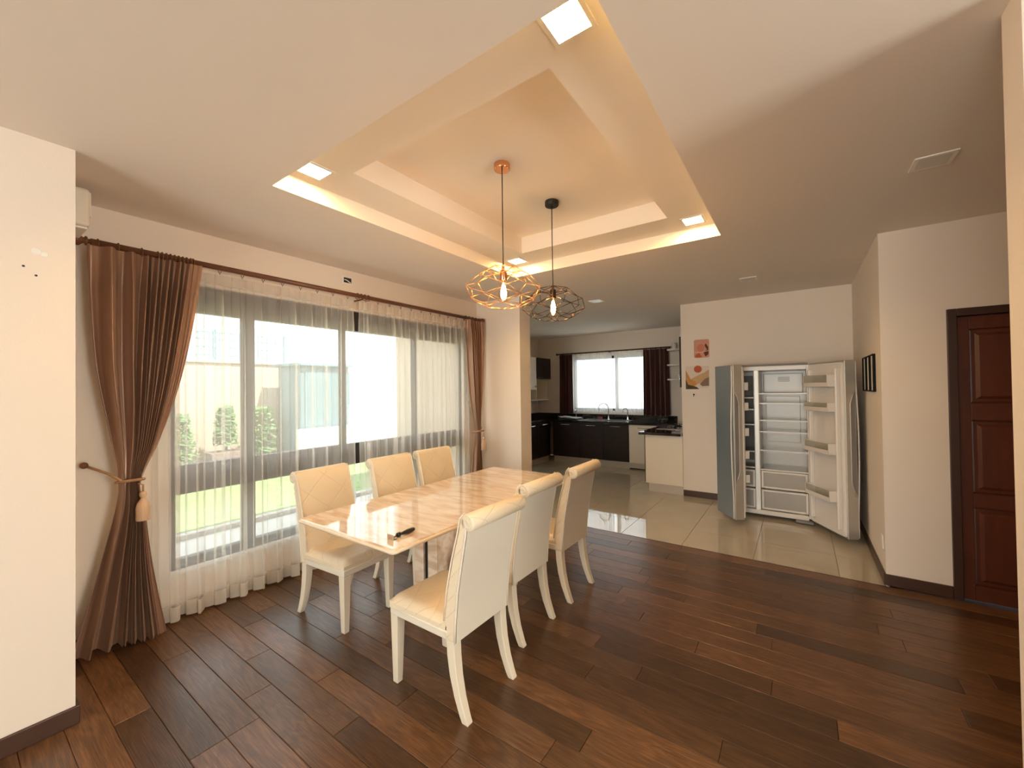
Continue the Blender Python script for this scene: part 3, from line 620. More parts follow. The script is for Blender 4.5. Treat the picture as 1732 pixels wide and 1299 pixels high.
# ------------------------------------------------------------------ dining chairs
def make_chair(label):
    o = thing('dining_chair', label, 'chair', (0, 0, 0), 0, 'cream dining chairs round the marble table')
    w2_ = 0.212
    # seat cushion, softly crowned
    def cush(u, v):
        x = -w2_+2*w2_*u; y = -0.17+0.43*v
        e = min(1, min(u, 1-u)/0.10)*min(1, min(v+0.3, 1-v)/0.08)
        return (x*(1-0.012*(1-e)), y, 0.432+0.030*math.sqrt(max(0, e)))
    cu = MB().grid(cush, 24, 24)
    cu.box(-w2_, w2_, -0.17, 0.258, 0.405, 0.434)
    cu.build('seat', 'leather_quilt', o, smooth=False, bevel=0.006)
    B(-w2_+0.002, w2_-0.002, -0.20, 0.255, 0.362, 0.402).build('seat_rail', 'leather', o, bevel=0.008)
    zp = 0.4035; rr = [(-w2_, -0.17, zp), (-w2_, 0.25, zp), (-w2_+0.008, 0.258, zp), (w2_-0.008, 0.258, zp), (w2_, 0.25, zp), (w2_, -0.17, zp)]
    MB().tube(rr, 0.0045, 6).build('piping', 'leather', o, smooth=True)
    # backrest: profile in Y-Z, leaning back, flowing into the roll
    fr = [(0.375, -0.145), (0.45, -0.150), (0.60, -0.170), (0.75, -0.205), (0.88, -0.243), (0.955, -0.262), (0.980, -0.285)]
    bk = [(0.945, -0.290), (0.88, -0.285), (0.75, -0.258), (0.60, -0.230), (0.45, -0.214), (0.362, -0.210)]
    poly = [(y, z) for z, y in fr]+[(y, z) for z, y in bk]
    MB().prism(poly, -w2_, w2_, 'YZ').build('backrest', 'leather_quilt', o, bevel=0.010, seg=3)
    plate = [(y-0.002, z) for z, y in bk]+[(y-0.008, z) for z, y in reversed(bk)]
    MB().prism(plate, -w2_+0.012, w2_-0.012, 'YZ').build('back_panel', 'leather', o, bevel=0.002)
    rc = (-0.306, 0.942)
    nn = 24; ring = lambda x, r: [(x, rc[0]+r*math.cos(2*math.pi*k/nn), rc[1]+r*math.sin(2*math.pi*k/nn)) for k in range(nn)]
    roll = MB().loft([ring(-w2_, 0.037), ring(-w2_+0.004, 0.041), ring(w2_-0.004, 0.041), ring(w2_, 0.037)]).build('rolled_top', 'leather_quilt', o, smooth=True)
    for s in (-1, 1):
        sp = [(s*(w2_), rc[0]+(0.035-0.0019*k)*math.cos(0.55*k*-s+1.2), rc[1]+(0.035-0.0019*k)*math.sin(0.55*k*-s+1.2)) for k in range(17)]
        MB().tube(sp, 0.003, 6).build('scroll', 'leather', roll, smooth=True)
        MB().tube([(s*(w2_-0.004), y-0.004, z) for z, y in reversed(bk)], 0.005, 6).build('edge_piping', 'leather', o, smooth=True)
        MB().tube([(s*(w2_-0.002), y+0.004, z) for z, y in fr[1:]], 0.004, 6).build('edge_piping', 'leather', o, smooth=True)
    def leg(path):
        rings = []
        for x, y, z, h in path: rings.append([(x-h, y-h, z), (x+h, y-h, z), (x+h, y+h, z), (x-h, y+h, z)])
        return MB().loft(rings)
    for s in (-1, 1):
        leg([(s*0.180, 0.226, 0.364, 0.027), (s*0.181, 0.227, 0.18, 0.0225), (s*0.182, 0.228, 0.006, 0.018), (s*0.182, 0.228, 0.0, 0.016)]).build('leg', 'leg_paint', o, bevel=0.003)
        leg([(s*0.182, -0.182, 0.364, 0.025), (s*0.182, -0.186, 0.29, 0.0245), (s*0.182, -0.198, 0.20, 0.023), (s*0.182, -0.220, 0.11, 0.021), (s*0.182, -0.250, 0.03, 0.019), (s*0.182, -0.262, 0.006, 0.0185), (s*0.182, -0.264, 0.0, 0.016)]).build('leg', 'leg_paint', o, bevel=0.003)
    return o
spots = [((1.610, 1.550), 0.0, 'cream roll-back chair in front, seat drawn out toward the viewer'),
         ((2.226, 1.652), 0.0, 'middle cream roll-back chair of the row with backs to the viewer'),
         ((2.834, 1.640), 0.0, 'cream roll-back chair nearest the kitchen, back to the viewer'),
         ((1.690, 2.650), math.pi+0.06, 'cream chair on the window side at the near table end'),
         ((2.300, 2.640), math.pi+0.02, 'middle cream chair of the row on the window side'),
         ((2.800, 2.640), math.pi, 'cream chair on the window side nearest the pillar')]
chair0 = make_chair(spots[0][2])
for k, ((x, y), rz, lab) in enumerate(spots):
    o = chair0 if k == 0 else copy_tree(chair0)
    o.location = (x, y, 0); o.rotation_euler[2] = rz; o['label'] = lab

# ------------------------------------------------------------------ refrigerator
FX0, FX1, FY0, FY1, FZ0, FZ1 = 5.60, 6.13, -0.105, 0.80, 0.06, 1.78
fg = thing('refrigerator', 'two-door refrigerator standing open, shelves and drawers empty', 'refrigerator', (5.86, 0.35, 0))
T = 0.035
B(FX0, FX1, FY0, FY0+T, FZ0, FZ1).box(FX0, FX1, FY1-T, FY1, FZ0, FZ1).box(FX0, FX1, FY0+T, FY1-T, FZ1-0.05, FZ1).box(FX0, FX1, FY0+T, FY1-T, FZ0-0.02, FZ0+0.03).box(FX1-0.06, FX1, FY0+T, FY1-T, FZ0, FZ1-0.05).build('cabinet', 'fridge_white', fg, bevel=0.003, world=True)
B(FX0+0.02, FX1+0.005, FY0-0.004, FY0, FZ0, FZ1).box(FX0+0.02, FX1+0.005, FY1, FY1+0.004, FZ0, FZ1).box(FX0+0.02, FX1+0.005, FY0, FY1, FZ1, FZ1+0.006).build('outer_skin', 'fridge_grey', fg, world=True)
YM0, YM1 = 0.385, 0.440
B(FX0, FX1-0.06, YM0, YM1, FZ0+0.03, FZ1-0.05).build('divider', 'fridge_white', fg, bevel=0.006, world=True)
B(FX0-0.004, FX0, YM0+0.01, YM1-0.01, FZ0+0.03, FZ1-0.05).build('divider_strip', 'fridge_silver', fg, world=True)
BX = FX1-0.06
B(BX-0.05, BX, FY0+T+0.03, YM0-0.02, 1.46, 1.70).build('air_duct', 'fridge_white', fg, bevel=0.01, world=True)
for k in range(4): B(BX-0.053, BX-0.05, 0.09, 0.21, 1.60+0.016*k, 1.606+0.016*k).build('vent_slot', 'fridge_grey', fg, world=True)
B(BX-0.02, BX, FY0+T+0.06, YM0-0.04, 0.85, 1.42).build('back_duct', 'fridge_white', fg, bevel=0.006, world=True)
B(BX-0.015, BX, YM1+0.04, FY1-T-0.03, 0.6, 1.68).build('freezer_back', 'fridge_grey', fg, world=True)
for z in (1.46, 1.343, 1.143, 1.01, 0.79, 0.565):
    s = B(FX0+0.045, BX-0.03, FY0+T, YM0, z-0.006, z-0.001).build('shelf', 'shelf_glass', fg, world=True)
    B(FX0+0.035, FX0+0.048, FY0+T, YM0, z-0.010, z+0.004).build('shelf_trim', 'fridge_white', s, world=True)
for z in (1.41, 1.27, 1.09, 0.77, 0.58):
    s = B(FX0+0.045, BX-0.03, YM1, FY1-T, z-0.006, z-0.001).build('shelf', 'shelf_glass', fg, world=True)
    B(FX0+0.035, FX0+0.048, YM1, FY1-T, z-0.010, z+0.004).build('shelf_trim', 'fridge_white', s, world=True)
def fdrawer(y0, y1, z0, z1):
    f = 0.022; x0 = FX0+0.03
    d = B(x0, x0+0.018, y0, y0+f, z0, z1).box(x0, x0+0.018, y1-f, y1, z0, z1).box(x0, x0+0.018, y0+f, y1-f, z1-f, z1).box(x0, x0+0.018, y0+f, y1-f, z0, z0+f).build('drawer', 'fridge_white', fg, bevel=0.004, world=True)
    B(x0+0.006, x0+0.012, y0+f, y1-f, z0+f, z1-f).build('drawer_window', 'drawer_plastic', d, world=True)
    B(x0+0.018, BX-0.04, y0+0.01, y1-0.01, z0+0.004, z0+0.010).box(x0+0.018, BX-0.04, y0+0.01, y0+0.014, z0+0.01, z1-0.02).box(x0+0.018, BX-0.04, y1-0.014, y1-0.01, z0+0.01, z1-0.02).build('drawer_bin', 'drawer_plastic', d, world=True)
    B(x0-0.010, x0, (y0+y1)/2-0.06, (y0+y1)/2+0.06, z1-0.018, z1-0.006).build('drawer_grip', 'fridge_white', d, bevel=0.003, world=True)
for z0, z1 in ((0.345, 0.548), (0.098, 0.328)):
    fdrawer(FY0+T+0.004, YM0-0.004, z0, z1); fdrawer(YM1+0.004, FY1-T-0.004, z0, z1)
B(FX0-0.05, FX0+0.06, FY0-0.005, FY0+0.16, 0.012, 0.042).build('hinge_cover', 'fridge_grey', fg, bevel=0.006, world=True)
B(FX0-0.03, FX0+0.10, FY0+0.02, FY1-0.02, FZ1, FZ1+0.02).build('top_cover', 'fridge_grey', fg, bevel=0.006, world=True)
for y in (FY0+0.06, FY1-0.06):
    for x in (FX0+0.06, FX1-0.06): MB().lathe([(0.022, 0), (0.022, 0.03), (0.012, 0.032), (0.012, 0.045)], 12, (x, y, 0)).build('foot', 'black_plastic', fg, world=True)
def fdoor(name, origin, ang, Wd, side, bins, z0=0.055, z1=1.79):
    """side=+1: outer face at local y=0, inner face at y=+T; side=-1: inner face at y=0, outer at y=+T."""
    Td = 0.10
    yo, yi = (0.0, Td) if side > 0 else (Td, 0.0)
    d = B(0, Wd, min(yo, yi), max(yo, yi), z0, z1).build(name, 'fridge_silver', fg, bevel=0.008, seg=3)
    d.location = Vector((origin[0], origin[1], 0))-fg.location; d.rotation_euler[2] = ang
    so_ = -1 if side > 0 else 1                       # outward direction along local y
    g0, g1 = sorted((yo, yo+so_*0.008))
    B(0.004, Wd-0.018, g0, g1, z0+0.004, z1-0.004).build('glass_front', 'fridge_glass', d, bevel=0.003)
    # bowed edge trim with the recessed grip
    n = 24; tr = MB(); zs = [z0+0.01+(z1-z0-0.02)*k/n for k in range(n+1)]
    bow = lambda z: 0.030*math.sin(math.pi*max(0, min(1, (z-0.30)/1.25)))
    tr.tube([(Wd-0.016, yo+so_*(0.008+bow(z)*0.55), z) for z in zs], 0.007, 8); tr.build('edge_trim', 'fridge_white', d, smooth=True)
    gz = [0.47+1.02*k/16 for k in range(17)]
    prof = lambda k: 0.042*min(1, math.sin(math.pi*k/16)*3.0)
    MB().loft([[(Wd-0.001, yo-so_*0.012, z), (Wd+0.004, yo-so_*0.012, z), (Wd+0.004, yo-so_*(0.014+prof(k)), z), (Wd-0.001, yo-so_*(0.014+prof(k)), z)] for k, z in enumerate(gz)]).build('grip_recess', 'fridge_grey', d)
    MB().tube([(Wd+0.004, yo-so_*(0.016+prof(k)), z) for k, z in enumerate(gz)], 0.005, 8).build('handle', 'fridge_silver', d, smooth=True)
    si = -so_
    l0, l1 = sorted((yi, yi+si*0.012)); B(0.02, Wd-0.02, l0, l1, z0+0.03, z1-0.03).build('liner', 'fridge_white', d, bevel=0.005)
    for xa, xb in ((0.045, 0.075), (Wd-0.075, Wd-0.045)):
        r0, r1 = sorted((yi+si*0.010, yi+si*0.055)); B(xa, xb, r0, r1, z0+0.07, z1-0.07).build('liner_ridge', 'fridge_white', d, bevel=0.012, seg=3)
    G = MB()
    for xa, xb, za, zb in ((0.01, 0.022, z0+0.02, z1-0.02), (Wd-0.022, Wd-0.01, z0+0.02, z1-0.02), (0.01, Wd-0.01, z0+0.02, z0+0.032), (0.01, Wd-0.01, z1-0.032, z1-0.02)):
        G.box(xa, xb, min(yi, yi+si*0.016), max(yi, yi+si*0.016), za, zb)
    G.build('gasket', 'white_plastic', d)
    for zb, hb in bins:
        dp = 0.115; bm = MB(); t_ = 0.006; x0, x1 = 0.075, Wd-0.075
        def bb(xa, xb, da, db, za, ze): bm.box(xa, xb, min(yi+si*da, yi+si*db), max(yi+si*da, yi+si*db), za, ze)
        bb(x0, x1, 0.012, dp, zb, zb+t_); bb(x0, x1, dp-t_, dp, zb, zb+0.045); bb(x0, x0+t_, 0.012, dp, zb, zb+hb); bb(x1-t_, x1, 0.012, dp, zb, zb+hb)
        bn = bm.build('door_bin', 'fridge_white', d, bevel=0.002)
        f0, f1 = sorted((yi+si*(dp-0.004), yi+si*(dp-0.001))); B(x0+t_, x1-t_, f0, f1, zb+0.034, zb+hb).build('bin_guard', 'shelf_glass', bn)
    return d
fdoor('freezer_door', (5.45, 0.822), math.atan2(-0.589, -0.808), 0.375, +1, [(1.50, 0.09), (1.27, 0.09), (0.98, 0.09), (0.72, 0.09), (0.45, 0.09)])
fdoor('fridge_door', (5.545, -0.100), math.atan2(-0.488, -0.873), 0.54, -1, [(1.53, 0.12), (1.28, 0.09), (0.855, 0.11), (0.39, 0.11)])

# ------------------------------------------------------------------ pictures, stickers, outlet
def picture(x0, x1, label):
    o = thing('picture_frame', label, 'picture', ((x0+x1)/2, YR, 1.485), 0, 'framed prints beside the refrigerator'); z0, z1 = 1.487, 1.805; f = 0.011
    B(x0, x0+f, YR, YR+0.02, z0, z1).box(x1-f, x1, YR, YR+0.02, z0, z1).box(x0+f, x1-f, YR, YR+0.02, z1-f, z1).box(x0+f, x1-f, YR, YR+0.02, z0, z0+f).build('frame', 'frame_black', o, bevel=0.002, world=True)
    B(x0+f, x1-f, YR+0.002, YR+0.008, z0+f, z1-f).build('mount', 'print_white', o, world=True)
    m = (x0+x1)/2; B(m-0.045, m+0.01, YR+0.008, YR+0.009, z0+0.07, z1-0.09).build('print', 'print_grey', o, world=True)
picture(4.50, 4.71, 'black framed print nearest the room corner by the wooden door')
picture(4.735, 4.945, 'middle black framed print of the three on the side wall')
picture(4.97, 5.18, 'black framed print nearest the open refrigerator door')
ol = thing('wall_outlet', 'small white outlet low on the wall by the corner', 'outlet', (4.36, YR, 0.27))
B(4.325, 4.395, YR, YR+0.007, 0.245, 0.355).build('plate', 'white_plastic', ol, bevel=0.003, world=True)
for z in (0.275, 0.318): B(4.347, 4.373, YR+0.007, YR+0.0085, z, z+0.02).build('socket_face', 'jar_white', ol, world=True)

XA = XFR
def flat(pts, d0, d1): return MB().prism(pts, XA-d1, XA-d0, 'YZ')
def blob(cy, cz, ry, rz, n=20): return [(cy+ry*math.cos(2*math.pi*k/n), cz+rz*math.sin(2*math.pi*k/n)) for k in range(n)]
a1 = thing('wall_sticker', 'pink rounded sticker with a flower motif above the sun print', 'wall art', (XA, 1.10, 1.95))
rr_ = [(1.10+p[0], 2.08+p[1]) for p in rrect(0.098, 0.128, 0.022, 0)]
flat(rr_, 0, 0.002).build('backing', 'art_pink', a1, world=True)
flat(blob(1.11, 2.09, 0.046, 0.055), 0.002, 0.003).build('flower', 'art_salmon', a1, world=True)
flat([(1.03, 2.06), (1.06, 2.12), (1.045, 2.15), (1.015, 2.10), (1.012, 2.0), (1.05, 1.965), (1.075, 2.03)], 0.002, 0.003).build('dark_leaves', 'art_maroon', a1, world=True)
flat([(1.175, 2.0), (1.13, 2.02), (1.10, 1.97), (1.09, 1.96), (1.15, 1.955), (1.19, 1.965)], 0.002, 0.003).build('red_leaves', 'art_red', a1, world=True)
flat([(1.19, 2.030), (1.10, 2.022), (1.01, 2.045), (1.01, 2.052), (1.10, 2.030), (1.19, 2.038)], 0.003, 0.004).build('white_crease', 'art_cream', a1, world=True)
flat([(1.045, 1.945), (1.02, 1.95), (0.985, 1.915), (0.99, 1.905), (1.03, 1.92)], 0.0005, 0.002).build('torn_corner', 'print_white', a1, world=True)
a2 = thing('wall_print', 'torn abstract print of a red sun over ochre hills', 'wall art', (XA, 1.16, 1.51))
flat([(1.314, 1.515), (1.21, 1.515), (1.012, 1.535), (1.010, 1.838), (1.314, 1.842)], 0, 0.0015).build('paper', 'art_cream', a2, world=True)
flat(blob(1.152, 1.795, 0.052, 0.050), 0.0015, 0.0025).build('sun', 'art_red', a2, world=True)
flat([(1.314, 1.79), (1.275, 1.71), (1.25, 1.655), (1.20, 1.63), (1.165, 1.585), (1.20, 1.555), (1.28, 1.575), (1.314, 1.66)], 0.0025, 0.0032).build('ochre_hill', 'art_ochre', a2, world=True)
flat([(1.25, 1.655), (1.17, 1.70), (1.07, 1.745), (1.010, 1.785), (1.010, 1.68), (1.12, 1.60), (1.165, 1.585), (1.21, 1.62)], 0.0018, 0.0028).build('sand_hill', 'art_sand', a2, world=True)
flat([(1.010, 1.68), (1.06, 1.66), (1.13, 1.585), (1.10, 1.555), (1.012, 1.56)], 0.003, 0.004).build('taupe_hill', 'art_taupe', a2, world=True)
flat([(1.314, 1.66), (1.28, 1.578), (1.22, 1.563), (1.17, 1.545), (1.14, 1.516), (1.314, 1.516)], 0.0035, 0.0045).build('olive_ground', 'art_olive', a2, world=True)
flat([(1.17, 1.565), (1.15, 1.530), (1.105, 1.525), (1.14, 1.550)], 0.0045, 0.0065).build('torn_corner', 'print_white', a2, world=True)
hk = thing('wall_hook', 'tiny dark hook under the sun print', 'hook', (XA, 1.21, 1.41))
MB().lathe([(0.012, 0), (0.012, 0.006), (0.004, 0.008), (0.004, 0.02)], 12).build('stud', 'black_metal', hk); hk.children[-1].location = (0, 0, 0.03); hk.children[-1].rotation_euler = (0, math.radians(-90), 0)
MB().tube([(-0.016, 0, 0.03), (-0.018, 0, 0.012), (-0.022, 0, 0.004), (-0.028, 0, 0.012)], 0.004, 6).build('hook_wire', 'black_metal', hk, smooth=True)
# plaster patches and screw holes on the near left wall
for x, z, r, sz in ((0.264, 2.206, 0.016, 'larger'), (0.288, 2.197, 0.012, 'smaller')):
    o = MB().lathe([(r, 0), (r*0.9, 0.0012)], 14).build('wall_patch', 'white_plastic'); o.location = (x, YP, z); o.rotation_euler = (math.radians(90), 0, 0)
    tag(o, sz+' of the two pale filler patches high on the near left wall', 'patch', 'filler patches on the near wall')
for x, z, hi in ((0.225, 2.13, 'upper'), (0.262, 2.095, 'lower')):
    o = MB().lathe([(0.005, 0), (0.004, 0.0012)], 10).build('screw_hole', 'black_plastic'); o.location = (x, YP, z); o.rotation_euler = (math.radians(90), 0, 0)
    tag(o, hi+' tiny dark screw hole below the filler patches', 'screw hole', 'screw holes on the near wall')

# ------------------------------------------------------------------ kitchen
CZ = 0.885; XC = 7.58; YL = 4.36; YRF = 1.92
def handle_bar(d, p0, p1, out):
    p0, p1, out = Vector(p0), Vector(p1), Vector(out)
    MB().tube([p0, p0+out, p0+out+(p1-p0)*0.05, p1+out-(p1-p0)*0.05, p1+out, p1], 0.007, 8).build('handle', 'chrome', d, smooth=True, world=True)
def base_far(y0, y1, label, handles=True, ztop=None):
    o = thing('base_cabinet', label, 'cabinet', (XC+0.3, (y0+y1)/2, 0), 0, 'dark base cabinets under the kitchen window')
    B(XC+0.02, XK-0.01, y0+0.001, y1-0.001, 0.13, ztop or CZ-0.04).build('carcass', 'cabinet_dark', o, world=True)
    d = B(XC, XC+0.019, y0+0.003, y1-0.003, 0.135, CZ-0.05).build('door', 'cabinet_dark', o, bevel=0.002, world=True)
    m = (y0+y1)/2
    if handles: handle_bar(d, (XC, m-0.10, 0.80), (XC, m+0.10, 0.80), (-0.028, 0, 0))
    B(XC+0.05, XC+0.065, y0+0.001, y1-0.001, 0.0, 0.13).build('toe_kick', 'toe_kick', o, world=True)
base_far(3.68, 4.30, 'dark base cabinet in the kitchen corner under the window')
base_far(3.17, 3.68, 'dark base cabinet under the sink left of the tall faucet', ztop=0.70)
base_far(2.66, 3.17, 'dark base cabinet under the sink beside the white dishwasher', ztop=0.70)
dw = thing('dishwasher', 'white built-in dishwasher right of the dark sink cabinets', 'dishwasher', (XC+0.3, 2.34, 0))
B(XC+0.02, XK-0.01, 2.04, 2.65, 0.03, CZ-0.04).build('body', 'cabinet_white', dw, world=True)
d = B(XC, XC+0.019, 2.042, 2.648, 0.13, CZ-0.05).build('door', 'cabinet_white', dw, bevel=0.003, world=True)
handle_bar(d, (XC, 2.22, 0.79), (XC, 2.47, 0.79), (-0.025, 0, 0))
B(XC+0.01, XC+0.02, 2.042, 2.648, 0.03, 0.122).build('kick_plate', 'toe_kick', dw, world=True)
def base_left(x0, x1, label):
    o = thing('base_cabinet', label, 'cabinet', ((x0+x1)/2, YL+0.3, 0), 0, 'dark base cabinets along the left kitchen wall')
    B(x0+0.001, x1-0.001, YL+0.02, YKL-0.01, 0.13, CZ-0.04).build('carcass', 'cabinet_dark', o, world=True)
    d = B(x0+0.003, x1-0.003, YL, YL+0.019, 0.135, CZ-0.05).build('door', 'cabinet_dark', o, bevel=0.002, world=True)
    m = (x0+x1)/2; handle_bar(d, (m-0.12, YL, 0.80), (m+0.12, YL, 0.80), (0, -0.028, 0))
    B(x0+0.001, x1-0.001, YL+0.05, YL+0.065, 0.0, 0.13).build('toe_kick', 'toe_kick', o, world=True)
base_left(7.12, 7.58, 'dark base cabinet on the left kitchen wall next to the corner')
base_left(6.50, 7.12, 'dark base cabinet on the left kitchen wall beside the pillar')
def base_right(x0, x1, label):
    o = thing('base_cabinet', label, 'cabinet', ((x0+x1)/2, 1.65, 0), 0, 'base cabinets of the right counter')
    B(x0+0.001, x1-0.001, YK+0.01, YRF-0.021, 0.13, CZ-0.04).build('carcass', 'cabinet_white', o, world=True)
    d = B(x0+0.003, x1-0.003, YRF-0.019, YRF, 0.135, CZ-0.05).build('door', 'cabinet_dark', o, bevel=0.002, world=True)
    m = (x0+x1)/2; handle_bar(d, (m-0.10, YRF, 0.80), (m+0.10, YRF, 0.80), (0, 0.028, 0))
    B(x0+0.001, x1-0.001, YRF-0.075, YRF-0.06, 0.0, 0.13).build('toe_kick', 'toe_kick', o, world=True)
    return o
o = base_right(6.17, 6.86, 'base cabinet with the cream end panel facing the dining room')
B(6.145, 6.168, YK+0.001, YRF-0.02, 0.125, CZ-0.04).build('end_panel', 'cabinet_white', o, bevel=0.002, world=True)
B(6.165, 6.18, YK+0.001, YRF-0.06, 0.0, 0.125).build('end_toe_kick', 'toe_kick', o, world=True)
base_right(6.86, 7.56, 'base cabinet of the right counter nearest the window')
ct = thing('worktop', 'glossy black stone worktop round the kitchen sink', 'worktop', (7.9, 3.3, CZ-0.04))
SX0, SX1, SY0, SY1 = 7.70, 8.16, 2.76, 3.74
B(XC-0.02, SX0, 1.93, YKL-0.001, CZ-0.038, CZ).box(SX1, XK-0.001, 1.93, YKL-0.001, CZ-0.038, CZ).box(SX0, SX1, 1.93, SY0, CZ-0.038, CZ).box(SX0, SX1, SY1, YKL-0.001, CZ-0.038, CZ).box(6.48, XC-0.02, YL-0.02, YKL-0.001, CZ-0.038, CZ).build('slab', 'counter_black', ct, world=True)
B(XK-0.02, XK-0.001, 1.93, YKL-0.02, CZ, CZ+0.10).box(6.48, XK-0.001, YKL-0.02, YKL-0.001, CZ, CZ+0.10).build('splash_strip', 'counter_black', ct, world=True)
c2 = thing('worktop', 'glossy black stone worktop on the cream ended cabinet', 'worktop', (6.8, 1.65, CZ-0.04))
B(6.06, 6.16, YK+0.005, 1.975, CZ-0.038, CZ).box(6.16, XK-0.001, YK+0.001, 1.929, CZ-0.038, CZ).box(6.16, XC-0.021, 1.929, 1.975, CZ-0.038, CZ).build('slab', 'counter_black', c2, bevel=0.003, world=True)
B(6.30, XK-0.02, YK+0.001, YK+0.018, CZ, CZ+0.10).build('splash_strip', 'counter_black', c2, world=True)
sk = thing('kitchen_sink', 'double steel sink under the kitchen window', 'sink', (7.93, 3.25, CZ))
S = MB().add(*rect_ring((SX0-0.015, SX1+0.015, SY0-0.015, SY1+0.015), (SX0+0.02, SX1-0.05, SY0+0.02, SY1-0.02), CZ+0.003)).add(*lip((SX0-0.015, SX1+0.015, SY0-0.015, SY1+0.015), CZ, CZ+0.003))
S.build('rim', 'steel', sk, world=True)
for ya, yb in ((SY0+0.02, 3.235), (3.265, SY1-0.02)):
    bs = MB().add(*lip((SX0+0.02, SX1-0.05, ya, yb), CZ-0.17, CZ+0.003)).add([(SX0+0.02, ya, CZ-0.17), (SX1-0.05, ya, CZ-0.17), (SX1-0.05, yb, CZ-0.17), (SX0+0.02, yb, CZ-0.17)], [(0, 1, 2, 3)]).build('basin', 'steel', sk, world=True)
B(SX0+0.02, SX1-0.05, 3.235, 3.265, CZ-0.02, CZ+0.003).build('divider', 'steel', sk, world=True)
def faucet(label, x, y, h, reach, lever, ry=0.0):
    o = thing('faucet', label, 'faucet', (x, y, CZ), ry)
    MB().lathe([(0.024, 0), (0.024, 0.012), (0.016, 0.02), (0.015, 0.06)], 14).build('base', 'chrome', o, smooth=False)
    r = reach/2; pts = [(0, 0, 0.05), (0, 0, h-r)]+[(-r+r*math.cos(math.pi*k/10), 0, h-r+r*math.sin(math.pi*k/10)) for k in range(1, 11)]+[(-reach, 0, h-r-0.03)]
    MB().tube(pts, 0.010, 10).build('spout', 'chrome', o, smooth=True)
    if lever: MB().tube([(0, 0, 0.05), (0, 0.03, 0.055), (0, 0.085, 0.085)], 0.006, 8).build('lever', 'chrome', o, smooth=True)
faucet('tall gooseneck faucet at the middle of the kitchen sink', 8.13, 3.27, 0.34, 0.20, True, math.radians(-70))
faucet('short filter tap left of the tall sink faucet', 8.14, 4.02, 0.19, 0.08, False)
faucet('short curved tap right of the tall sink faucet', 8.13, 2.86, 0.24, 0.10, False, math.radians(-50))
ck = thing('dish_cloth', 'folded pale cloth on the black worktop left of sink', 'cloth', (7.95, 4.05, CZ))
for k in range(3):
    MB().grid(lambda u, v, k=k: (7.80+0.30*v+0.01*math.sin(6*u+k), 3.83+0.46*u+0.012*math.sin(5*v+k), CZ+0.004+0.014*k+0.007*math.sin(9*u+2*k)*math.sin(5*v+1)+0.012*k*u), 24, 12).build('fold', 'cloth_white', ck, smooth=True, world=True)
sp = B(-0.03, 0.03, -0.05, 0.05, 0, 0.045).build('dish_sponge', 'sponge_red', bevel=0.008); sp.location = (8.225, 3.50, CZ); tag(sp, 'red sponge behind the kitchen sink', 'sponge')
hb = thing('gas_hob', 'steel gas hob set in the right hand black worktop', 'hob', (6.95, 1.64, CZ))
B(6.60, 7.30, 1.44, 1.86, CZ, CZ+0.008).build('plate', 'steel', hb, bevel=0.003, world=True)
for x in (6.78, 7.12):
    bn = MB().lathe([(0.055, 0.008), (0.055, 0.02), (0.035, 0.024), (0.035, 0.030), (0.005, 0.032)], 18, (x, 1.65, CZ)).build('burner', 'black_metal', hb, world=True)
    for a in range(4): MB().tube([(x+0.03*math.cos(a*math.pi/2), 1.65+0.03*math.sin(a*math.pi/2), CZ+0.045), (x+0.10*math.cos(a*math.pi/2), 1.65+0.10*math.sin(a*math.pi/2), CZ+0.045), (x+0.105*math.cos(a*math.pi/2), 1.65+0.105*math.sin(a*math.pi/2), CZ+0.008)], 0.005, 6).build('pan_support', 'black_metal', bn, world=True)
bw = thing('steel_bowl', 'small steel bowl on the worktop beside the window drape', 'bowl', (7.95, 2.12, CZ))
MB().lathe([(0.04, 0), (0.075, 0.02), (0.095, 0.06), (0.098, 0.062), (0.09, 0.058), (0.07, 0.022), (0.02, 0.006)], 22).build('bowl', 'steel', bw, smooth=True)
MB().lathe([(0.042, 0.0), (0.042, 0.003), (0.038, 0.003)], 18).build('foot_ring', 'steel', bw)

# wall cabinets, shelves
wc = thing('wall_cabinet', 'dark wall cabinet with a door hanging in the left kitchen corner', 'cabinet', (7.97, 4.9, 1.77))
B(7.67, XK-0.002, 4.75, YKL-0.001, 1.768, 2.245).build('carcass', 'cabinet_white', wc, world=True)
d = B(7.672, XK-0.02, 4.73, 4.75, 1.770, 2.243).build('door', 'cabinet_dark', wc, bevel=0.002, world=True)
handle_bar(d, (7.73, 4.73, 1.80), (7.90, 4.73, 1.80), (0, -0.02, 0))
wo = thing('open_shelf_unit', 'white open shelf box below the dark wall cabinet', 'shelf', (7.97, 4.9, 1.29))
for xq in (7.68, 8.14): B(xq, xq+0.02, 4.76, YKL-0.001, 1.31, 1.766).build('side_panel', 'cabinet_white', wo, world=True)
B(7.70, 8.14, YKL-0.02, YKL-0.001, 1.31, 1.766).build('back_panel', 'cabinet_white', wo, world=True)
B(7.46, 8.20, 4.74, YKL-0.001, 1.285, 1.31).build('bottom_board', 'cabinet_white', wo, bevel=0.002, world=True)
wh = thing('wall_cabinet', 'pale wall cabinet partly hidden behind the pillar edge', 'cabinet', (7.3, 4.9, 1.5))
B(7.02, 7.668, 4.76, YKL-0.001, 1.53, 2.245).build('carcass', 'cabinet_white', wh, world=True)
d = B(7.022, 7.666, 4.742, 4.76, 1.532, 2.243).build('door', 'cabinet_white', wh, bevel=0.002, world=True)
MB().lathe([(0.012, 0), (0.008, 0.012), (0.014, 0.022)], 12).build('knob', 'chrome', d); d.children[-1].location = (7.60-wh.location.x, 4.742-4.9, 1.60-1.5); d.children[-1].rotation_euler = (math.radians(90), 0, 0)
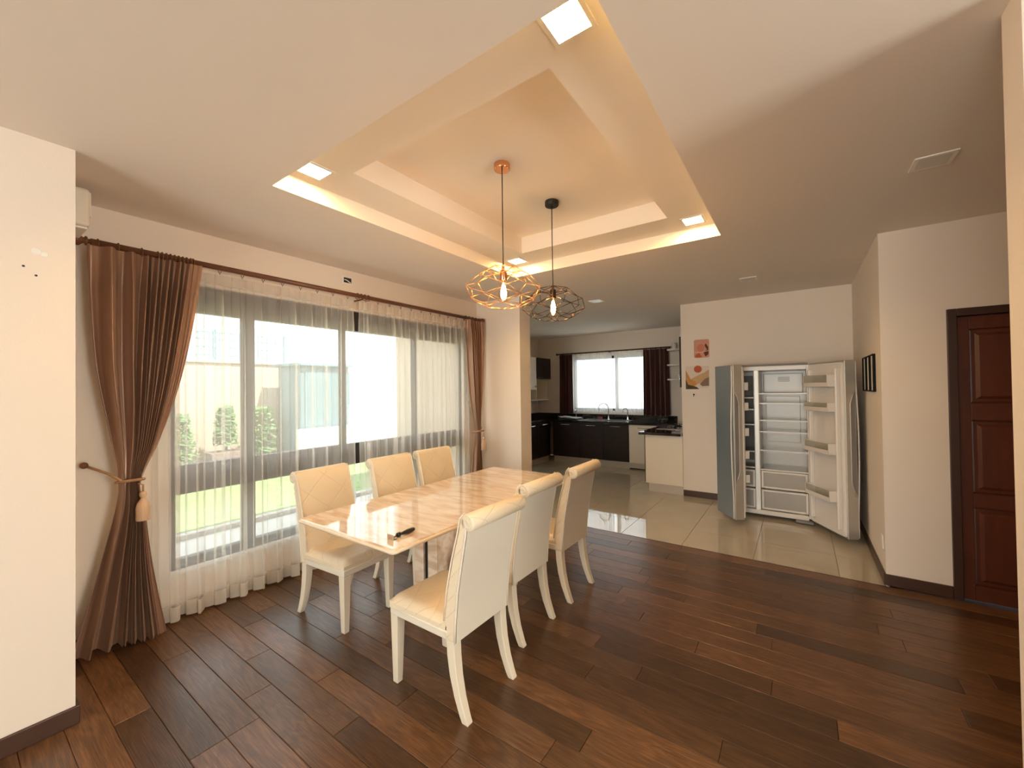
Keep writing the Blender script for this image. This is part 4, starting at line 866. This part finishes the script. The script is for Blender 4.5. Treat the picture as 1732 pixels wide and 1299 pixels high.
for k, z in enumerate((1.69, 1.965, 2.255)):
    o = B(8.0, XK-0.001, 1.80, 2.035, z-0.014, z+0.014).build('floating_shelf', 'jar_white', bevel=0.002)
    tag(o, ('lowest', 'middle', 'topmost')[k]+' white floating shelf beside the kitchen window drape', 'shelf', 'white shelves by the kitchen window')
dc = thing('wall_cabinet', 'tall dark wall cabinet behind the white floating shelves', 'cabinet', (8.05, 1.58, 1.54))
B(7.85, XK-0.001, YK+0.001, 1.76, 1.54, 2.47).build('carcass', 'cabinet_dark', dc, world=True)
d = B(7.852, XK-0.003, 1.76, 1.779, 1.542, 2.468).build('door', 'cabinet_dark', dc, bevel=0.002, world=True)
handle_bar(d, (7.90, 1.779, 1.62), (7.90, 1.779, 1.74), (0, 0.014, 0))
jr = thing('storage_jar', 'pale lidded jar on the topmost white kitchen shelf', 'jar', (8.12, 1.93, 2.269))
MB().lathe([(0.04, 0), (0.048, 0.006), (0.048, 0.09), (0.04, 0.10)], 18).build('body', 'jar_white', jr, bevel=0.002)
MB().lathe([(0.044, 0.10), (0.044, 0.118), (0.012, 0.120), (0.012, 0.132)], 18).build('lid', 'ac_plastic', jr)
cp = thing('storage_cup', 'small white cup on the lowest white kitchen shelf', 'cup', (8.12, 1.86, 1.704))
MB().lathe([(0.022, 0), (0.03, 0.04), (0.033, 0.085), (0.029, 0.085), (0.026, 0.04), (0.01, 0.006)], 16).build('cup', 'print_white', cp, smooth=True)
MB().tube([(0, 0.031, 0.07), (0, 0.05, 0.06), (0, 0.05, 0.035), (0, 0.030, 0.025)], 0.004, 6).build('handle', 'print_white', cp, smooth=True)

# kitchen curtains
KRX = XK-0.09
rod('curtain_rod', 'dark curtain rod above the kitchen window', 'Y', 2.02, 4.46, KRX, 2.325, 0.014, 'dark_rod', [2.1, 2.2, 2.3, 2.4, 2.5, 2.53, 4.15, 4.25, 4.35, 4.42], (2.05, 3.27, 4.40), XK)
PK = lambda t, d, z: (KRX+0.02-d, t, z)
sheer('sheer_curtain', 'white sheer in the kitchen window over the filter tap', PK, 3.215, 4.14, 1.03, 2.295, 0.115, 0.035, 7, m='kitchen_sheer', tape='kitchen_sheer', seed=21)
sheer('sheer_curtain', 'white sheer in the kitchen window behind the short curved tap', PK, 2.50, 3.165, 1.03, 2.295, 0.115, 0.035, 6, m='kitchen_sheer', tape='kitchen_sheer', seed=33)
def kdrape(label, y0, y1, nf):
    o = thing('window_drape', label, 'curtain', (KRX-0.03, (y0+y1)/2, 0.99))
    def fn(u, v):
        z = 0.99+1.31*v; ph = 2*math.pi*nf*u; s = 1+0.05*(1-v)
        return (KRX-0.045+0.034*math.sin(ph)*(1-0.4*v)+0.006*math.sin(2.3*ph+2*z), (y0+y1)/2+(y1-y0)*(u-0.5)*s+0.008*math.sin(ph*0.5), z+0.008*math.sin(ph)*(1-v)**4)
    MB().grid(fn, 160, 24).build('fabric', 'kitchen_drape', o, smooth=True, world=True)
    MB().grid(lambda u, v: (fn(u, 1-0.07*v)[0]-0.004, fn(u, 1-0.07*v)[1], fn(u, 1-0.07*v)[2]), 160, 3).build('heading', 'kitchen_drape', o, smooth=True, world=True)
kdrape('dark brown drape on the wall-cabinet side of the kitchen window', 4.11, 4.42, 7)
kdrape('wide dark brown drape beside the white kitchen shelves', 2.04, 2.53, 11)

# ------------------------------------------------------------------ garden
GZ = -0.15
struct(B(-60, 60, -60, 60, GZ-0.2, GZ-0.012).build('ground_plane', 'paving'), 'pale ground around the house', 'ground')
struct(B(-4, 8.6, 6.0, 9.6, GZ-0.012, GZ+0.012).build('lawn_field', 'lawn'), 'green lawn outside the garden window', 'lawn')
struct(B(-4, 8.6, 5.88, 5.99, GZ-0.012, GZ+0.05).build('kerb_strip', 'kerb', bevel=0.01), 'pale kerb along the lawn edge', 'kerb')
gw = W('wall_garden', 'tan rendered garden boundary wall', B(-8, 5.2, 10.6, 10.75, GZ-0.012, 2.22), 'render_tan')
B(-8.02, 5.22, 10.56, 10.79, 2.22, 2.27).build('coping', 'render_tan', gw, bevel=0.01)
fe = thing('mesh_fence', 'blue-grey metal grid fence on top of the garden wall', 'fence', (-1.8, 10.68, 2.272))
g = MB(); x = -7.9
while x < 5.15: g.box(x-0.011, x+0.011, 10.674, 10.686, 2.272, 2.92); x += 0.2
for z in (2.40, 2.58, 2.76, 2.91): g.box(-7.9, 5.15, 10.672, 10.688, z-0.012, z+0.012)
g.build('grid', 'fence_metal', fe, world=True)
for x in (-7.9, -5.9, -3.9, -1.9, 0.1, 2.1, 3.6, 5.12): B(x-0.03, x+0.03, 10.65, 10.71, 2.272, 2.98).build('post', 'fence_metal', fe, bevel=0.004, world=True)
sh = thing('garden_shed', 'blue-grey garden shed beyond the lawn', 'shed', (5.35, 9.6, GZ))
B(4.75, 5.95, 9.2, 10.2, GZ-0.01, 2.15).build('body', 'shed_blue', sh, world=True)
B(4.68, 6.02, 9.1, 10.3, 2.15, 2.22).build('roof', 'fence_metal', sh, bevel=0.01, world=True)
for k in range(2): B(4.85+k*0.51, 5.33+k*0.51, 9.18, 9.2, 0.1, 2.0).build('door', 'shed_blue', sh, bevel=0.004, world=True)
struct(B(4.6, 7.0, 8.95, 9.1, GZ-0.012, 0.72).build('wall_planter', 'render_white'), 'low white garden wall before the shed', 'wall')
nh = thing('neighbour_house', 'white neighbour house with a tiled roof beyond the garden', 'house', (4, 15, GZ))
B(5.6, 14, 13.0, 20, GZ-0.01, 4.6).build('wall', 'render_white', nh, world=True)
B(-4.5, 2.2, 15.0, 21, GZ-0.01, 3.6).build('wing_wall', 'render_white', nh, world=True)
MB().prism([(14.2, 3.5), (18.0, 5.4), (21.8, 3.5), (21.8, 3.35), (14.2, 3.35)], -5.2, 2.9, 'YZ').build('roof', 'roof_tile', nh, world=True)
for x0, z0 in ((7.3, 1.0),):
    f = B(x0, x0+1.2, 12.95, 13.0, z0, z0+1.3).build('window', 'render_white', nh, world=True)
    B(x0+0.07, x0+1.13, 12.94, 12.95, z0+0.07, z0+1.23).build('pane', 'shed_blue', f, world=True)
pl = thing('planter_box', 'dark planter box standing before the garden wall', 'planter', (3.55, 9.9, GZ))
B(3.2, 3.9, 9.65, 10.1, GZ-0.0, 0.33).build('box', 'planter', pl, bevel=0.01, world=True)
B(3.25, 3.85, 9.70, 10.05, 0.30, 0.335).build('soil', 'stem', pl, world=True)
def shrub(label, x, y, zb, h, r, n, seed):
    rnd = random.Random(seed); o = thing('garden_shrub', label, 'shrub', (x, y, zb), 0, 'shrubs along the garden wall')
    f = MB()
    for _ in range(n):
        a = rnd.uniform(0, 6.283); q = rnd.random()**0.5*r; z = rnd.uniform(0.15, 1)*h; q *= (1-0.5*(z/h)**3)
        p = Vector((q*math.cos(a), q*math.sin(a), z)); d = Vector((rnd.uniform(-1, 1), rnd.uniform(-1, 1), rnd.uniform(-0.4, 0.9))).normalized(); e = d.orthogonal().normalized(); L = rnd.uniform(0.05, 0.09)
        f.add([p-e*L*0.32, p+d*L, p+e*L*0.32, p-d*L*0.8], [(0, 1, 2, 3)])
    fo = f.build('foliage', 'leaf', o); fo['kind'] = 'stuff'
    s = MB()
    for k in range(5):
        a = k*1.256; s.tube([(0.02*math.cos(a), 0.02*math.sin(a), 0), (r*0.3*math.cos(a), r*0.3*math.sin(a), h*0.45), (r*0.5*math.cos(a), r*0.5*math.sin(a), h*0.85)], [0.014, 0.009, 0.004], 5)
    s.build('stem', 'stem', o)
for k, (xx, zb, h) in enumerate(((0.95, GZ, 1.3), (1.84, GZ, 1.42), (2.72, GZ, 1.3), (3.55, 0.33, 0.95), (4.30, GZ, 1.38))):
    shrub(('leftmost shrub along the garden wall behind the sheer curtain', 'second shrub from the drape along the garden wall', 'shrub standing left of the dark planter box', 'shrub growing in the dark planter box', 'shrub between the planter box and the blue-grey shed')[k], xx, 9.95, zb-0.01, h, 0.33 if k != 3 else 0.22, 900, 50+k)
